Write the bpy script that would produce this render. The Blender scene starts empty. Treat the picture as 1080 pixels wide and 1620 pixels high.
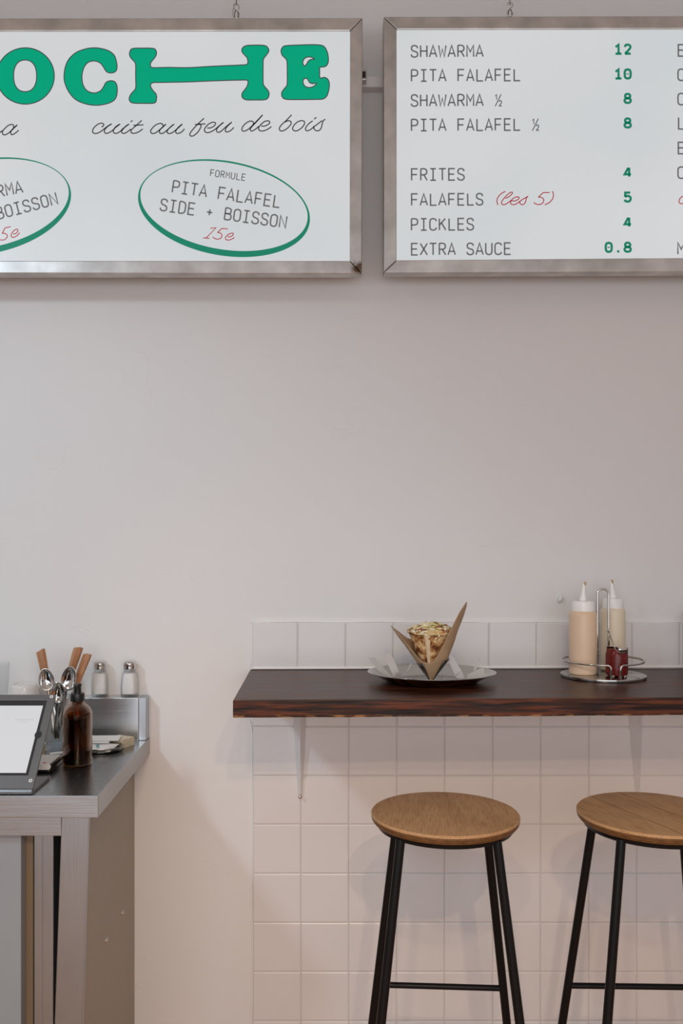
import bpy, bmesh, math, random
from mathutils import Vector, Matrix, noise
random.seed(7)
S = bpy.context.scene
COL = S.collection
PI = math.pi
# ---------------------------------------------------------------- camera
D, F, VX, VY, EYE = 2.6, 1400.0, 508.0, 860.0, 1.45
cd = bpy.data.cameras.new('camera'); cam = bpy.data.objects.new('camera', cd); COL.objects.link(cam)
cam.location = (0, -D, EYE); cam.rotation_euler = (PI/2, 0, 0)
cd.sensor_fit = 'VERTICAL'; cd.sensor_height = 36.0; cd.lens = F/1620*36
cd.shift_x = (540-VX)/1620; cd.shift_y = (VY-810)/1620
cd.clip_start = 0.02
S.camera = cam
# ---------------------------------------------------------------- world, lamps, exposure
w = bpy.data.worlds.new('sky'); S.world = w; w.use_nodes = True
w.node_tree.nodes['Background'].inputs[0].default_value = (0.80, 0.90, 1.0, 1)
w.node_tree.nodes['Background'].inputs[1].default_value = 0.5
r_100 = math.radians(120)
def area(name, loc, aim, sx, sy, power, col, spread=PI):
    l = bpy.data.lights.new(name, 'AREA'); l.shape = 'RECTANGLE'; l.size = sx; l.size_y = sy
    l.energy = power; l.color = col; l.spread = spread
    o = bpy.data.objects.new(name, l); COL.objects.link(o); o.location = loc
    o.rotation_euler = (Vector(aim)-Vector(loc)).to_track_quat('-Z', 'Y').to_euler()
    return o
def bulb(name, loc, power, col, r):
    # shaded pendant: the shade throws the light down and towards the wall
    l = bpy.data.lights.new(name, 'SPOT'); l.energy = power; l.color = col; l.shadow_soft_size = r
    l.spot_size = math.radians(108); l.spot_blend = .8
    o = bpy.data.objects.new(name, l); COL.objects.link(o); o.location = loc
    o.rotation_euler = Vector((0, .5, -.9)).to_track_quat('-Z', 'Y').to_euler()
    return o
area('shopfront_daylight', (0.0, -4.9, 1.4), (0.0, 0, 0.8), 4.6, 2.0, 54, (0.915, 0.945, 1.0))
def cool_spot():
    l = bpy.data.lights.new('ceiling_spotlight', 'SPOT'); l.energy = 108; l.color = (0.66, 0.86, 1.0); l.shadow_soft_size = .15
    l.spot_size = math.radians(54); l.spot_blend = 1.0
    o = bpy.data.objects.new('ceiling_spotlight', l); COL.objects.link(o); o.location = (-2.14, -2.4, 3.08)
    o.rotation_euler = (Vector((-.65, 0, 1.05))-o.location).to_track_quat('-Z', 'Y').to_euler()
cool_spot()
bulb('pendant_light', (0.26, -2.8, 2.106), 37, (1.0, 0.72, 0.50), 0.018)
bulb('pendant_light', (-0.16, -2.8, 2.21), 27, (1.0, 0.72, 0.50), 0.018)
bulb('pendant_light', (0.09, -2.8, 2.317), 27, (1.0, 0.72, 0.50), 0.018)
S.view_settings.view_transform = 'Standard'; S.view_settings.look = 'None'
S.view_settings.gamma = 1.0; S.view_settings.use_curve_mapping = False
S.view_settings.exposure = 0.0

# ---------------------------------------------------------------- helpers
def W(px, py, z):                       # a point at distance z from the lens
    return Vector(((px-VX)*z/F, z-D, EYE-(py-VY)*z/F))
def newmat(name): 
    m = bpy.data.materials.new(name); m.use_nodes = True
    return m, m.node_tree.nodes, m.node_tree.links, m.node_tree.nodes['Principled BSDF']
def mat(name, col, rough=0.5, metal=0.0, var=0.0, scale=20, stretch=(1,1,1), bump=0.0, bscale=None, emit=None, es=0.0, trans=0.0, ior=1.45, rvar=0.0, coat=0.0, col2=None, spec=None):
    m, n, l, b = newmat(name)
    c = tuple(col)+(1,)
    b.inputs['Base Color'].default_value = c; b.inputs['Roughness'].default_value = rough
    b.inputs['Metallic'].default_value = metal; b.inputs['IOR'].default_value = ior
    b.inputs['Transmission Weight'].default_value = trans; b.inputs['Coat Weight'].default_value = coat
    if spec is not None: b.inputs['Specular IOR Level'].default_value = spec
    if emit: b.inputs['Emission Color'].default_value = tuple(emit)+(1,); b.inputs['Emission Strength'].default_value = es
    tc = n.new('ShaderNodeTexCoord'); mp = n.new('ShaderNodeMapping'); l.new(tc.outputs['Object'], mp.inputs[0]); mp.inputs['Scale'].default_value = stretch
    nz = n.new('ShaderNodeTexNoise'); nz.inputs['Scale'].default_value = scale; nz.inputs['Detail'].default_value = 5; l.new(mp.outputs[0], nz.inputs[0])
    if var or col2:
        mx = n.new('ShaderNodeMix'); mx.data_type = 'RGBA'
        rp = n.new('ShaderNodeValToRGB'); rp.color_ramp.elements[0].position = 0.3; rp.color_ramp.elements[1].position = 0.7
        l.new(nz.outputs[0], rp.inputs[0]); l.new(rp.outputs[0], mx.inputs[0])
        c2 = col2 if col2 else tuple(min(1, x*(1+var)) for x in col)
        c1 = col if col2 else tuple(x*(1-var) for x in col)
        mx.inputs[6].default_value = tuple(c1)+(1,); mx.inputs[7].default_value = tuple(c2)+(1,)
        l.new(mx.outputs[2], b.inputs['Base Color'])
    if rvar:
        mr = n.new('ShaderNodeMapRange'); mr.inputs[3].default_value = rough-rvar; mr.inputs[4].default_value = rough+rvar
        l.new(nz.outputs[0], mr.inputs[0]); l.new(mr.outputs[0], b.inputs['Roughness'])
    if bump:
        nb = n.new('ShaderNodeTexNoise'); nb.inputs['Scale'].default_value = bscale or scale; nb.inputs['Detail'].default_value = 4; l.new(mp.outputs[0], nb.inputs[0])
        bp = n.new('ShaderNodeBump'); bp.inputs['Strength'].default_value = bump; bp.inputs['Distance'].default_value = 0.01
        l.new(nb.outputs[0], bp.inputs['Height']); l.new(bp.outputs[0], b.inputs['Normal'])
    return m
def obj(name, bm, m, parent=None, loc=(0,0,0), smooth=False, bevel=0.0, kind=None, label=None, seg=2, auto=None):
    bmesh.ops.recalc_face_normals(bm, faces=bm.faces)
    me = bpy.data.meshes.new(name); bm.to_mesh(me); bm.free()
    if m: me.materials.append(m)
    if smooth: 
        me.polygons.foreach_set('use_smooth', [True]*len(me.polygons))
        if auto: me.set_sharp_from_angle(angle=auto)
    o = bpy.data.objects.new(name, me); COL.objects.link(o); o.location = loc
    if parent: o.parent = parent
    if bevel:
        md = o.modifiers.new('bevel', 'BEVEL'); md.width = bevel; md.segments = seg; md.limit_method = 'ANGLE'; md.angle_limit = 0.6
    if kind: o['kind'] = kind
    if label: o['label'] = label
    return o
def thing(name, label, cat, loc=(0,0,0), rotz=0, group=None):
    o = bpy.data.objects.new(name, None); COL.objects.link(o); o.empty_display_size = .05
    o.location = loc; o.rotation_euler = (0,0,rotz); o['label'] = label; o['category'] = cat
    if group: o['group'] = group
    return o
def tag(o, label, cat, group=None):
    o['label'] = label; o['category'] = cat
    if group: o['group'] = group
    return o
def box(bm, a, b):
    x0,y0,z0 = a; x1,y1,z1 = b
    v = [bm.verts.new(p) for p in ((x0,y0,z0),(x1,y0,z0),(x1,y1,z0),(x0,y1,z0),(x0,y0,z1),(x1,y0,z1),(x1,y1,z1),(x0,y1,z1))]
    for f in ((0,3,2,1),(4,5,6,7),(0,1,5,4),(1,2,6,5),(2,3,7,6),(3,0,4,7)): bm.faces.new([v[i] for i in f])
    return bm
def B(a, b): return box(bmesh.new(), a, b)
def prism(bm, pts, off):               # polygon pts (3D) extruded by vector off
    off = Vector(off); v = [bm.verts.new(p) for p in pts]; u = [bm.verts.new(Vector(p)+off) for p in pts]; n = len(pts)
    bm.faces.new(v[::-1]); bm.faces.new(u)
    for i in range(n): bm.faces.new((v[i], v[(i+1)%n], u[(i+1)%n], u[i]))
    return bm
def lathe(bm, prof, n=48, c=(0,0,0), sx=1, sy=1, rib=0, ribs=0):
    rings = []
    for r, z in prof:
        if r < 1e-6: rings.append([bm.verts.new((c[0], c[1], c[2]+z))])
        else:
            ring = []
            for i in range(n):
                a = 2*PI*i/n; rr = r*(1+rib*math.cos(ribs*a)) if rib else r
                ring.append(bm.verts.new((c[0]+rr*math.cos(a)*sx, c[1]+rr*math.sin(a)*sy, c[2]+z)))
            rings.append(ring)
    for A, Bq in zip(rings, rings[1:]):
        for i in range(n):
            j = (i+1) % n
            if len(A) == 1 and len(Bq) == 1: continue
            if len(A) == 1: bm.faces.new((A[0], Bq[j], Bq[i]))
            elif len(Bq) == 1: bm.faces.new((A[i], A[j], Bq[0]))
            else: bm.faces.new((A[i], A[j], Bq[j], Bq[i]))
    return bm
def tube(bm, pts, r, n=10, closed=False, r1=None):
    pts = [Vector(p) for p in pts]; m = len(pts); rings = []; up = None
    for i, p in enumerate(pts):
        if closed: t = pts[(i+1) % m]-pts[i-1]
        else: t = pts[min(i+1, m-1)]-pts[max(i-1, 0)]
        t.normalize()
        if up is None: up = t.orthogonal().normalized()
        up = (up-t*up.dot(t)).normalized(); sd = t.cross(up)
        rr = r if r1 is None else r+(r1-r)*i/(m-1)
        rings.append([bm.verts.new(p+(up*math.cos(2*PI*k/n)+sd*math.sin(2*PI*k/n))*rr) for k in range(n)])
    R = list(zip(rings, rings[1:]))
    if closed: R.append((rings[-1], rings[0]))
    for A, Bq in R:
        off = 0
        if closed and A is rings[-1]:
            off = min(range(n), key=lambda k: (A[0].co-Bq[k].co).length)
        for k in range(n): bm.faces.new((A[k], A[(k+1) % n], Bq[(k+1+off) % n], Bq[(k+off) % n]))
    if not closed: bm.faces.new(rings[0][::-1]); bm.faces.new(rings[-1])
    return bm
def smoothp(pts, closed=False, k=6):
    P = [Vector(p) for p in pts]; n = len(P); out = []
    for i in range(n if closed else n-1):
        if closed: a, b, c, d = P[i-1], P[i], P[(i+1) % n], P[(i+2) % n]
        else: a, b, c, d = P[max(i-1, 0)], P[i], P[i+1], P[min(i+2, n-1)]
        for s in range(k):
            t = s/k
            out.append(0.5*((2*b)+(c-a)*t+(2*a-5*b+4*c-d)*t*t+(3*b-3*c+d-a)*t**3))
    if not closed: out.append(P[-1])
    return out
def copy_tree(o, parent=None):
    c = o.copy(); COL.objects.link(c)
    if parent: c.parent = parent
    for ch in [x for x in bpy.data.objects if x.parent == o]: copy_tree(ch, c)
    return c

# ---------------------------------------------------------------- materials
def plaster():
    m, n, l, b = newmat('painted_plaster')
    b.inputs['Roughness'].default_value = 0.55
    tc = n.new('ShaderNodeTexCoord')
    n1 = n.new('ShaderNodeTexNoise'); n1.inputs['Scale'].default_value = 1.6; n1.inputs['Detail'].default_value = 3; l.new(tc.outputs['Object'], n1.inputs[0])
    mx = n.new('ShaderNodeMix'); mx.data_type = 'RGBA'; l.new(n1.outputs[0], mx.inputs[0])
    mx.inputs[6].default_value = (0.785, 0.765, 0.755, 1); mx.inputs[7].default_value = (0.82, 0.805, 0.795, 1)
    l.new(mx.outputs[2], b.inputs['Base Color'])
    n2 = n.new('ShaderNodeTexNoise'); n2.inputs['Scale'].default_value = 9; n2.inputs['Detail'].default_value = 6; n2.inputs['Roughness'].default_value = 0.45; l.new(tc.outputs['Object'], n2.inputs[0])
    # thin trowel scratches
    mp = n.new('ShaderNodeMapping'); mp.inputs['Scale'].default_value = (1.0, 1.0, 1.5); mp.inputs['Rotation'].default_value = (0, 0.6, 0); l.new(tc.outputs['Object'], mp.inputs[0])
    n3 = n.new('ShaderNodeTexNoise'); n3.inputs['Scale'].default_value = 3.5; n3.inputs['Detail'].default_value = 2; n3.inputs['Distortion'].default_value = 1.2; l.new(mp.outputs[0], n3.inputs[0])
    rp = n.new('ShaderNodeValToRGB'); e = rp.color_ramp.elements
    e[0].position = 0.6; e[0].color = (0,0,0,1); e[1].position = 0.61; e[1].color = (0,0,0,1)
    q = rp.color_ramp.elements.new(0.605); q.color = (0.5,0.5,0.5,1); l.new(n3.outputs[0], rp.inputs[0])
    n4 = n.new('ShaderNodeTexNoise'); n4.inputs['Scale'].default_value = 5; l.new(tc.outputs['Object'], n4.inputs[0])
    r4 = n.new('ShaderNodeMapRange'); r4.inputs[1].default_value = .52; r4.inputs[2].default_value = .62; l.new(n4.outputs[0], r4.inputs[0])
    mu = n.new('ShaderNodeMath'); mu.operation = 'MULTIPLY'; l.new(rp.outputs[0], mu.inputs[0]); l.new(r4.outputs[0], mu.inputs[1])
    ad = n.new('ShaderNodeMath'); ad.operation = 'ADD'; l.new(n2.outputs[0], ad.inputs[0]); l.new(mu.outputs[0], ad.inputs[1])
    bp = n.new('ShaderNodeBump'); bp.inputs['Strength'].default_value = 0.22; bp.inputs['Distance'].default_value = 0.01
    l.new(ad.outputs[0], bp.inputs['Height']); l.new(bp.outputs[0], b.inputs['Normal'])
    return m
M = {}
M['plaster'] = plaster()
M['ceiling'] = mat('ceiling_paint', (0.80, 0.79, 0.77), 0.7, var=0.02)
M['floor'] = mat('warm_floor', (0.60, 0.31, 0.14), 0.4, var=0.12, scale=6)
M['tile'] = mat('glazed_tile', (0.775, 0.745, 0.735), 0.30, bump=0.10, bscale=14, var=0.012, scale=3)
M['grout'] = mat('grout', (0.64, 0.61, 0.58), 0.8, var=0.05, scale=30)
M['caulk'] = mat('white_caulk', (0.90, 0.89, 0.88), 0.35)
def steel(name, col, rough, axis, rv=0.08, stain=None, bs=0.12):
    st = {'x': (1.5, 60, 60), 'z': (60, 60, 1.2), 'y': (60, 1.5, 60), 'n': (1,1,1)}[axis]
    m = mat(name, col, rough, 1.0, var=0.22 if axis == 'n' else 0.10, scale=11 if axis == 'n' else 2.2, stretch=(1,1,1))
    n, l = m.node_tree.nodes, m.node_tree.links; b = n['Principled BSDF']
    tc = n.new('ShaderNodeTexCoord'); mp = n.new('ShaderNodeMapping'); mp.inputs['Scale'].default_value = st; l.new(tc.outputs['Object'], mp.inputs[0])
    nz = n.new('ShaderNodeTexNoise'); nz.inputs['Scale'].default_value = 6; nz.inputs['Detail'].default_value = 6; l.new(mp.outputs[0], nz.inputs[0])
    mr = n.new('ShaderNodeMapRange'); mr.inputs[3].default_value = rough-rv; mr.inputs[4].default_value = rough+rv; l.new(nz.outputs[0], mr.inputs[0]); l.new(mr.outputs[0], b.inputs['Roughness'])
    bp = n.new('ShaderNodeBump'); bp.inputs['Strength'].default_value = bs; bp.inputs['Distance'].default_value = 0.002; l.new(nz.outputs[0], bp.inputs['Height'])
    l.new(bp.outputs[0], b.inputs['Normal'])
    return m
M['steel_x'] = steel('brushed_steel', (0.46, 0.51, 0.56), 0.33, 'x')
M['upstand'] = steel('upstand_steel', (0.70, 0.71, 0.73), 0.30, 'x')
M['steel_top'] = steel('worn_steel_top', (0.36, 0.37, 0.38), 0.26, 'y', 0.04, None, .03)
M['steel_z'] = steel('brushed_steel_leg', (0.42, 0.485, 0.55), 0.32, 'z')
M['sign_steel'] = steel('dull_sign_steel', (0.60, 0.565, 0.54), 0.42, 'n', 0.08)
M['chrome'] = mat('polished_steel', (0.66, 0.65, 0.63), 0.10, 1.0)
M['wire'] = mat('polished_wire', (0.55, 0.52, 0.48), 0.16, 1.0)
M['dish'] = mat('dish_steel', (0.46, 0.45, 0.43), 0.12, 1.0, rvar=0.04, scale=10)
M['dark_steel'] = mat('dark_steel', (0.10, 0.09, 0.085), 0.22, 1.0)
M['taupe'] = mat('taupe_panel', (0.35, 0.305, 0.25), 0.45, var=0.02)
M['grey_door'] = mat('light_grey_coated_steel', (0.30, 0.325, 0.35), 0.4, 0.0, var=0.03, scale=4)
M['brown_gap'] = mat('brown_recess', (0.23, 0.16, 0.10), 0.5)  # plain brown for the recessed cabinet body beside the door
M['black'] = mat('black_plastic', (0.012, 0.012, 0.013), 0.28)
M['black_paint'] = mat('black_powder_coat', (0.008, 0.008, 0.009), 0.30, spec=0.2)
M['stand'] = mat('dark_grey_metal', (0.20, 0.20, 0.205), 0.38, 0.7)
M['bezel'] = mat('bezel_glass', (0.035, 0.037, 0.04), 0.12)
M['white'] = mat('white_plastic', (0.78, 0.78, 0.77), 0.35)
M['bracket'] = mat('white_bracket_paint', (0.82, 0.82, 0.82), 0.35)
M['paper'] = mat('white_card', (0.80, 0.80, 0.79), 0.6)
M['cream'] = mat('cream_paper', (0.66, 0.58, 0.43), 0.7, var=0.1, scale=30, stretch=(1,1,12))
M['ink'] = mat('grey_ink', (0.25, 0.25, 0.26), 0.6)
M['teal_ink'] = mat('teal_ink', (0.02, 0.28, 0.30), 0.6)
M['tan_ink'] = mat('tan_print', (0.55, 0.26, 0.14), 0.6)
M['red'] = mat('red_dot', (0.55, 0.01, 0.05), 0.4)
def screen():
    return mat('lit_screen', (0.3, 0.3, 0.3), 0.25, emit=(0.80, 0.83, 0.88), es=0.50)
M['screen'] = screen()
def thin_glass(name, tint, refl=1.0, facing=0.35):
    m, n, l, b = newmat(name); n.remove(b); out = n['Material Output']
    t = n.new('ShaderNodeBsdfTransparent'); t.inputs[0].default_value = tuple(tint)+(1,)
    g = n.new('ShaderNodeBsdfGlossy'); g.inputs['Roughness'].default_value = .03; g.inputs[0].default_value = (refl, refl, refl, 1)
    f = n.new('ShaderNodeLayerWeight'); f.inputs[0].default_value = facing
    mr = n.new('ShaderNodeMapRange'); mr.inputs[3].default_value = .03; mr.inputs[4].default_value = .8; l.new(f.outputs['Facing'], mr.inputs[0])
    pw = n.new('ShaderNodeMath'); pw.operation = 'POWER'; pw.inputs[1].default_value = 1.6; l.new(mr.outputs[0], pw.inputs[0])
    mx = n.new('ShaderNodeMixShader'); l.new(pw.outputs[0], mx.inputs[0]); l.new(t.outputs[0], mx.inputs[1]); l.new(g.outputs[0], mx.inputs[2]); l.new(mx.outputs[0], out.inputs[0])
    return m
M['glass'] = thin_glass('clear_glass', (0.975, 0.98, 0.98), .8, .3)
M['fluted'] = thin_glass('fluted_glass', (0.95, 0.96, 0.96), .9, .5)
M['faint_glass'] = thin_glass('faint_glass', (0.985, 0.99, 0.99), .7, .12)
M['amber'] = thin_glass('amber_glass', (0.74, 0.48, 0.20), .9, .5)
M['amber_liquid'] = thin_glass('brown_liquid', (0.26, 0.085, 0.012), .3, .3)
M['salt'] = mat('salt', (0.88, 0.87, 0.86), 0.9, bump=0.2, bscale=400)
M['ceramic'] = mat('white_ceramic', (0.82, 0.80, 0.78), 0.15)
M['knife_wood'] = mat('handle_wood', (0.30, 0.125, 0.055), 0.45, col2=(0.52, 0.26, 0.12), scale=14, stretch=(6,6,1))
M['peach'] = mat('peach_sauce_bottle', (0.80, 0.59, 0.42), 0.32, var=0.03, scale=8)
M['cream_sauce'] = mat('cream_sauce_bottle', (0.82, 0.72, 0.55), 0.32, var=0.03, scale=8)
M['cap'] = mat('translucent_cap', (0.93, 0.92, 0.91), 0.25)
M['cap'].node_tree.nodes['Principled BSDF'].inputs['Subsurface Weight'].default_value = 0.0
M['tip_stain'] = mat('sauce_stain', (0.55, 0.33, 0.14), 0.4)
M['harissa'] = mat('dark_red_sauce', (0.07, 0.004, 0.003), 0.2, col2=(0.20, 0.014, 0.010), scale=160, coat=0.15, spec=.3)
M['kraft'] = mat('kraft_paper', (0.46, 0.31, 0.19), 0.55, var=0.06, scale=30)
M['reflecting_fin'] = mat('tile_reflecting_steel', (0.62, 0.61, 0.60), 0.15, trans=0.25)  # steel fins: reflection of the white tiles put into a pale colour
M['grey_fin'] = mat('grey_bent_steel', (0.30, 0.28, 0.27), 0.4, 0.4)
def pita():
    m, n, l, b = newmat('toasted_pita'); b.inputs['Roughness'].default_value = 0.75
    tc = n.new('ShaderNodeTexCoord')
    a = n.new('ShaderNodeTexNoise'); a.inputs['Scale'].default_value = 55; a.inputs['Detail'].default_value = 6; a.inputs['Roughness'].default_value = .65; l.new(tc.outputs['Object'], a.inputs[0])
    r = n.new('ShaderNodeValToRGB'); e = r.color_ramp.elements
    e[0].position = 0.40; e[0].color = (0.12, 0.035, 0.010, 1); e[1].position = 0.58; e[1].color = (0.78, 0.54, 0.29, 1)
    q = e.new(0.47); q.color = (0.46, 0.20, 0.06, 1); l.new(a.outputs[0], r.inputs[0]); l.new(r.outputs[0], b.inputs['Base Color'])
    bp = n.new('ShaderNodeBump'); bp.inputs['Strength'].default_value = .3; bp.inputs['Distance'].default_value = .004; l.new(a.outputs[0], bp.inputs['Height']); l.new(bp.outputs[0], b.inputs['Normal'])
    return m
M['pita'] = pita()
M['pita_pale'] = mat('pale_pita', (0.80, 0.62, 0.40), 0.7, var=0.1, scale=40)
def oak(name, c1, c2, rot=0.0, ply=False):
    m, n, l, b = newmat(name); b.inputs['Roughness'].default_value = 0.42
    tc = n.new('ShaderNodeTexCoord'); mp = n.new('ShaderNodeMapping'); mp.inputs['Rotation'].default_value = (0, 0, rot); l.new(tc.outputs['Object'], mp.inputs[0])
    m2 = n.new('ShaderNodeMapping'); m2.inputs['Scale'].default_value = (120, 6, 120); l.new(mp.outputs[0], m2.inputs[0])
    a = n.new('ShaderNodeTexNoise'); a.inputs['Scale'].default_value = 3.2; a.inputs['Detail'].default_value = 7; a.inputs['Roughness'].default_value = .62; a.inputs['Distortion'].default_value = .3; l.new(m2.outputs[0], a.inputs[0])
    r = n.new('ShaderNodeValToRGB'); e = r.color_ramp.elements
    e[0].position = 0.36; e[0].color = tuple(c1)+(1,); e[1].position = 0.52; e[1].color = tuple(c2)+(1,); l.new(a.outputs[0], r.inputs[0])
    # broad cathedral figure
    m3 = n.new('ShaderNodeMapping'); m3.inputs['Scale'].default_value = (9, 2.2, 9); l.new(mp.outputs[0], m3.inputs[0])
    wv = n.new('ShaderNodeTexNoise'); wv.inputs['Scale'].default_value = 2; wv.inputs['Detail'].default_value = 2; l.new(m3.outputs[0], wv.inputs[0])
    mx = n.new('ShaderNodeMix'); mx.data_type = 'RGBA'; mx.blend_type = 'MULTIPLY'; mx.inputs[0].default_value = 0.5
    rr = n.new('ShaderNodeValToRGB'); rr.color_ramp.elements[0].color = (.72,.68,.62,1); rr.color_ramp.elements[0].position = .4; rr.color_ramp.elements[1].position = .55; l.new(wv.outputs[0], rr.inputs[0])
    l.new(r.outputs[0], mx.inputs[6]); l.new(rr.outputs[0], mx.inputs[7])
    l.new(mx.outputs[2], b.inputs['Base Color'])
    bp = n.new('ShaderNodeBump'); bp.inputs['Strength'].default_value = .15; bp.inputs['Distance'].default_value = .002; l.new(a.outputs[0], bp.inputs['Height']); l.new(bp.outputs[0], b.inputs['Normal'])
    return m
M['oak'] = oak('oak_veneer', (0.36, 0.195, 0.088), (0.54, 0.32, 0.158), 0.06)
M['oak_b'] = oak('oak_veneer_diagonal', (0.38, 0.205, 0.092), (0.57, 0.345, 0.172), -0.4)
M['ply_light'] = mat('ply_edge', (0.20, 0.095, 0.034), 0.5, var=0.3, scale=60, stretch=(1,1,4))
M['ply_dark'] = mat('ply_dark', (0.08, 0.035, 0.014), 0.6, var=0.3, scale=60)
def shelf_wood():
    m, n, l, b = newmat('dark_stained_plank'); b.inputs['Coat Weight'].default_value = .12; b.inputs['Coat Roughness'].default_value = .2; b.inputs['Specular IOR Level'].default_value = .22
    tc = n.new('ShaderNodeTexCoord')
    mp = n.new('ShaderNodeMapping'); mp.inputs['Scale'].default_value = (2.2, 26, 40); l.new(tc.outputs['Object'], mp.inputs[0])
    a = n.new('ShaderNodeTexNoise'); a.inputs['Scale'].default_value = 2.6; a.inputs['Detail'].default_value = 7; a.inputs['Roughness'].default_value = .6; a.inputs['Distortion'].default_value = .5; l.new(mp.outputs[0], a.inputs[0])
    r = n.new('ShaderNodeValToRGB'); e = r.color_ramp.elements
    e[0].position = 0.40; e[0].color = (0.010, 0.003, 0.0015, 1); e[1].position = 0.62; e[1].color = (0.125, 0.032, 0.011, 1)
    q = e.new(.5); q.color = (.042, .012, .005, 1); l.new(a.outputs[0], r.inputs[0])
    # worn arrises showing raw wood
    at = n.new('ShaderNodeSeparateXYZ'); l.new(tc.outputs['Object'], at.inputs[0])
    z = n.new('ShaderNodeMapRange'); z.inputs[1].default_value = -0.034; z.inputs[2].default_value = -0.041; l.new(at.outputs[2], z.inputs[0])
    mq = n.new('ShaderNodeMapping'); mq.inputs['Scale'].default_value = (1.0, 1, 3); mq.inputs['Rotation'].default_value = (0, .5, 0); l.new(tc.outputs['Object'], mq.inputs[0])
    nn = n.new('ShaderNodeTexNoise'); nn.inputs['Scale'].default_value = 28; nn.inputs['Detail'].default_value = 4; l.new(mq.outputs[0], nn.inputs[0])
    n5 = n.new('ShaderNodeMapRange'); n5.inputs[1].default_value = .5; n5.inputs[2].default_value = .62; l.new(nn.outputs[0], n5.inputs[0])
    mu = n.new('ShaderNodeMath'); mu.operation = 'MULTIPLY'; l.new(z.outputs[0], mu.inputs[0]); l.new(n5.outputs[0], mu.inputs[1])
    mx = n.new('ShaderNodeMix'); mx.data_type = 'RGBA'; l.new(mu.outputs[0], mx.inputs[0]); l.new(r.outputs[0], mx.inputs[6]); mx.inputs[7].default_value = (.50, .25, .075, 1)
    l.new(mx.outputs[2], b.inputs['Base Color'])
    mr = n.new('ShaderNodeMapRange'); mr.inputs[3].default_value = .16; mr.inputs[4].default_value = .62; l.new(a.outputs[0], mr.inputs[0]); l.new(mr.outputs[0], b.inputs['Roughness'])
    bp = n.new('ShaderNodeBump'); bp.inputs['Strength'].default_value = .35; bp.inputs['Distance'].default_value = .003; l.new(a.outputs[0], bp.inputs['Height']); l.new(bp.outputs[0], b.inputs['Normal'])
    return m
M['shelf'] = shelf_wood()
def panel(name):
    m, n, l, b = newmat(name); b.inputs['Roughness'].default_value = .35
    b.inputs['Base Color'].default_value = (.12, .12, .12, 1)
    tc = n.new('ShaderNodeTexCoord'); a = n.new('ShaderNodeTexNoise'); a.inputs['Scale'].default_value = 1.8; a.inputs['Detail'].default_value = 1.5; l.new(tc.outputs['Object'], a.inputs[0])
    r = n.new('ShaderNodeValToRGB'); e = r.color_ramp.elements
    e[0].position = .3; e[0].color = (.60, .64, .66, 1); e[1].position = .7; e[1].color = (.68, .695, .71, 1); l.new(a.outputs[0], r.inputs[0])
    l.new(r.outputs[0], b.inputs['Emission Color']); b.inputs['Emission Strength'].default_value = .86
    return m
M['panel'] = panel('lit_sign_panel')
M['txt_grey'] = mat('grey_vinyl', (0.12, 0.122, 0.125), .5, emit=(.12,.122,.125), es=.5)
M['txt_script'] = mat('thin_grey_vinyl', (0.08, 0.08, 0.083), .5)
M['txt_green'] = mat('green_vinyl', (0.0, 0.26, 0.14), .7, spec=.15, emit=(0.0, .36, .20), es=.65)
M['txt_dkgreen'] = mat('dark_green_vinyl', (0.0, 0.17, 0.10), .5, emit=(0.0, .21, .12), es=.55)
M['txt_red'] = mat('red_vinyl', (0.42, 0.015, 0.03), .5, emit=(.42,.02,.035), es=.35)

# ---------------------------------------------------------------- room
XL, XR, YF, ZC = -3.0, 2.7, -5.0, 3.4
wall = obj('wall_back', B((XL, 0, 0), (XR, .12, ZC)), M['plaster'], kind='structure')
obj('floor', B((XL, YF, -.1), (XR, 0.12, 0)), M['floor'], kind='structure')
obj('ceiling', B((XL, YF, ZC), (XR, 0.12, ZC+.1)), M['ceiling'], kind='structure')
obj('wall_left', B((XL-.12, YF, 0), (XL, .12, ZC)), M['plaster'], kind='structure')
obj('wall_right', B((XR, YF, 0), (XR+.12, .12, ZC)), M['plaster'], kind='structure')
bm = bmesh.new()
box(bm, (XL, YF-.12, 0), (-2.4, YF, ZC)); box(bm, (2.4, YF-.12, 0), (XR, YF, ZC)); box(bm, (-2.4, YF-.12, 3.05), (2.4, YF, ZC)); box(bm, (-2.4, YF-.12, 0), (2.4, YF, .35))
obj('wall_front', bm, M['plaster'], kind='structure')
bm = bmesh.new()
for x in (-2.4, -.8, .75, 2.35): box(bm, (x, YF-.10, .35), (x+.05, YF-.03, 3.05))
box(bm, (-2.4, YF-.10, .35), (2.4, YF-.03, .40)); box(bm, (-2.4, YF-.10, 3.0), (2.4, YF-.03, 3.05))
obj('window_1', bm, M['black_paint'], kind='structure')

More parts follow.
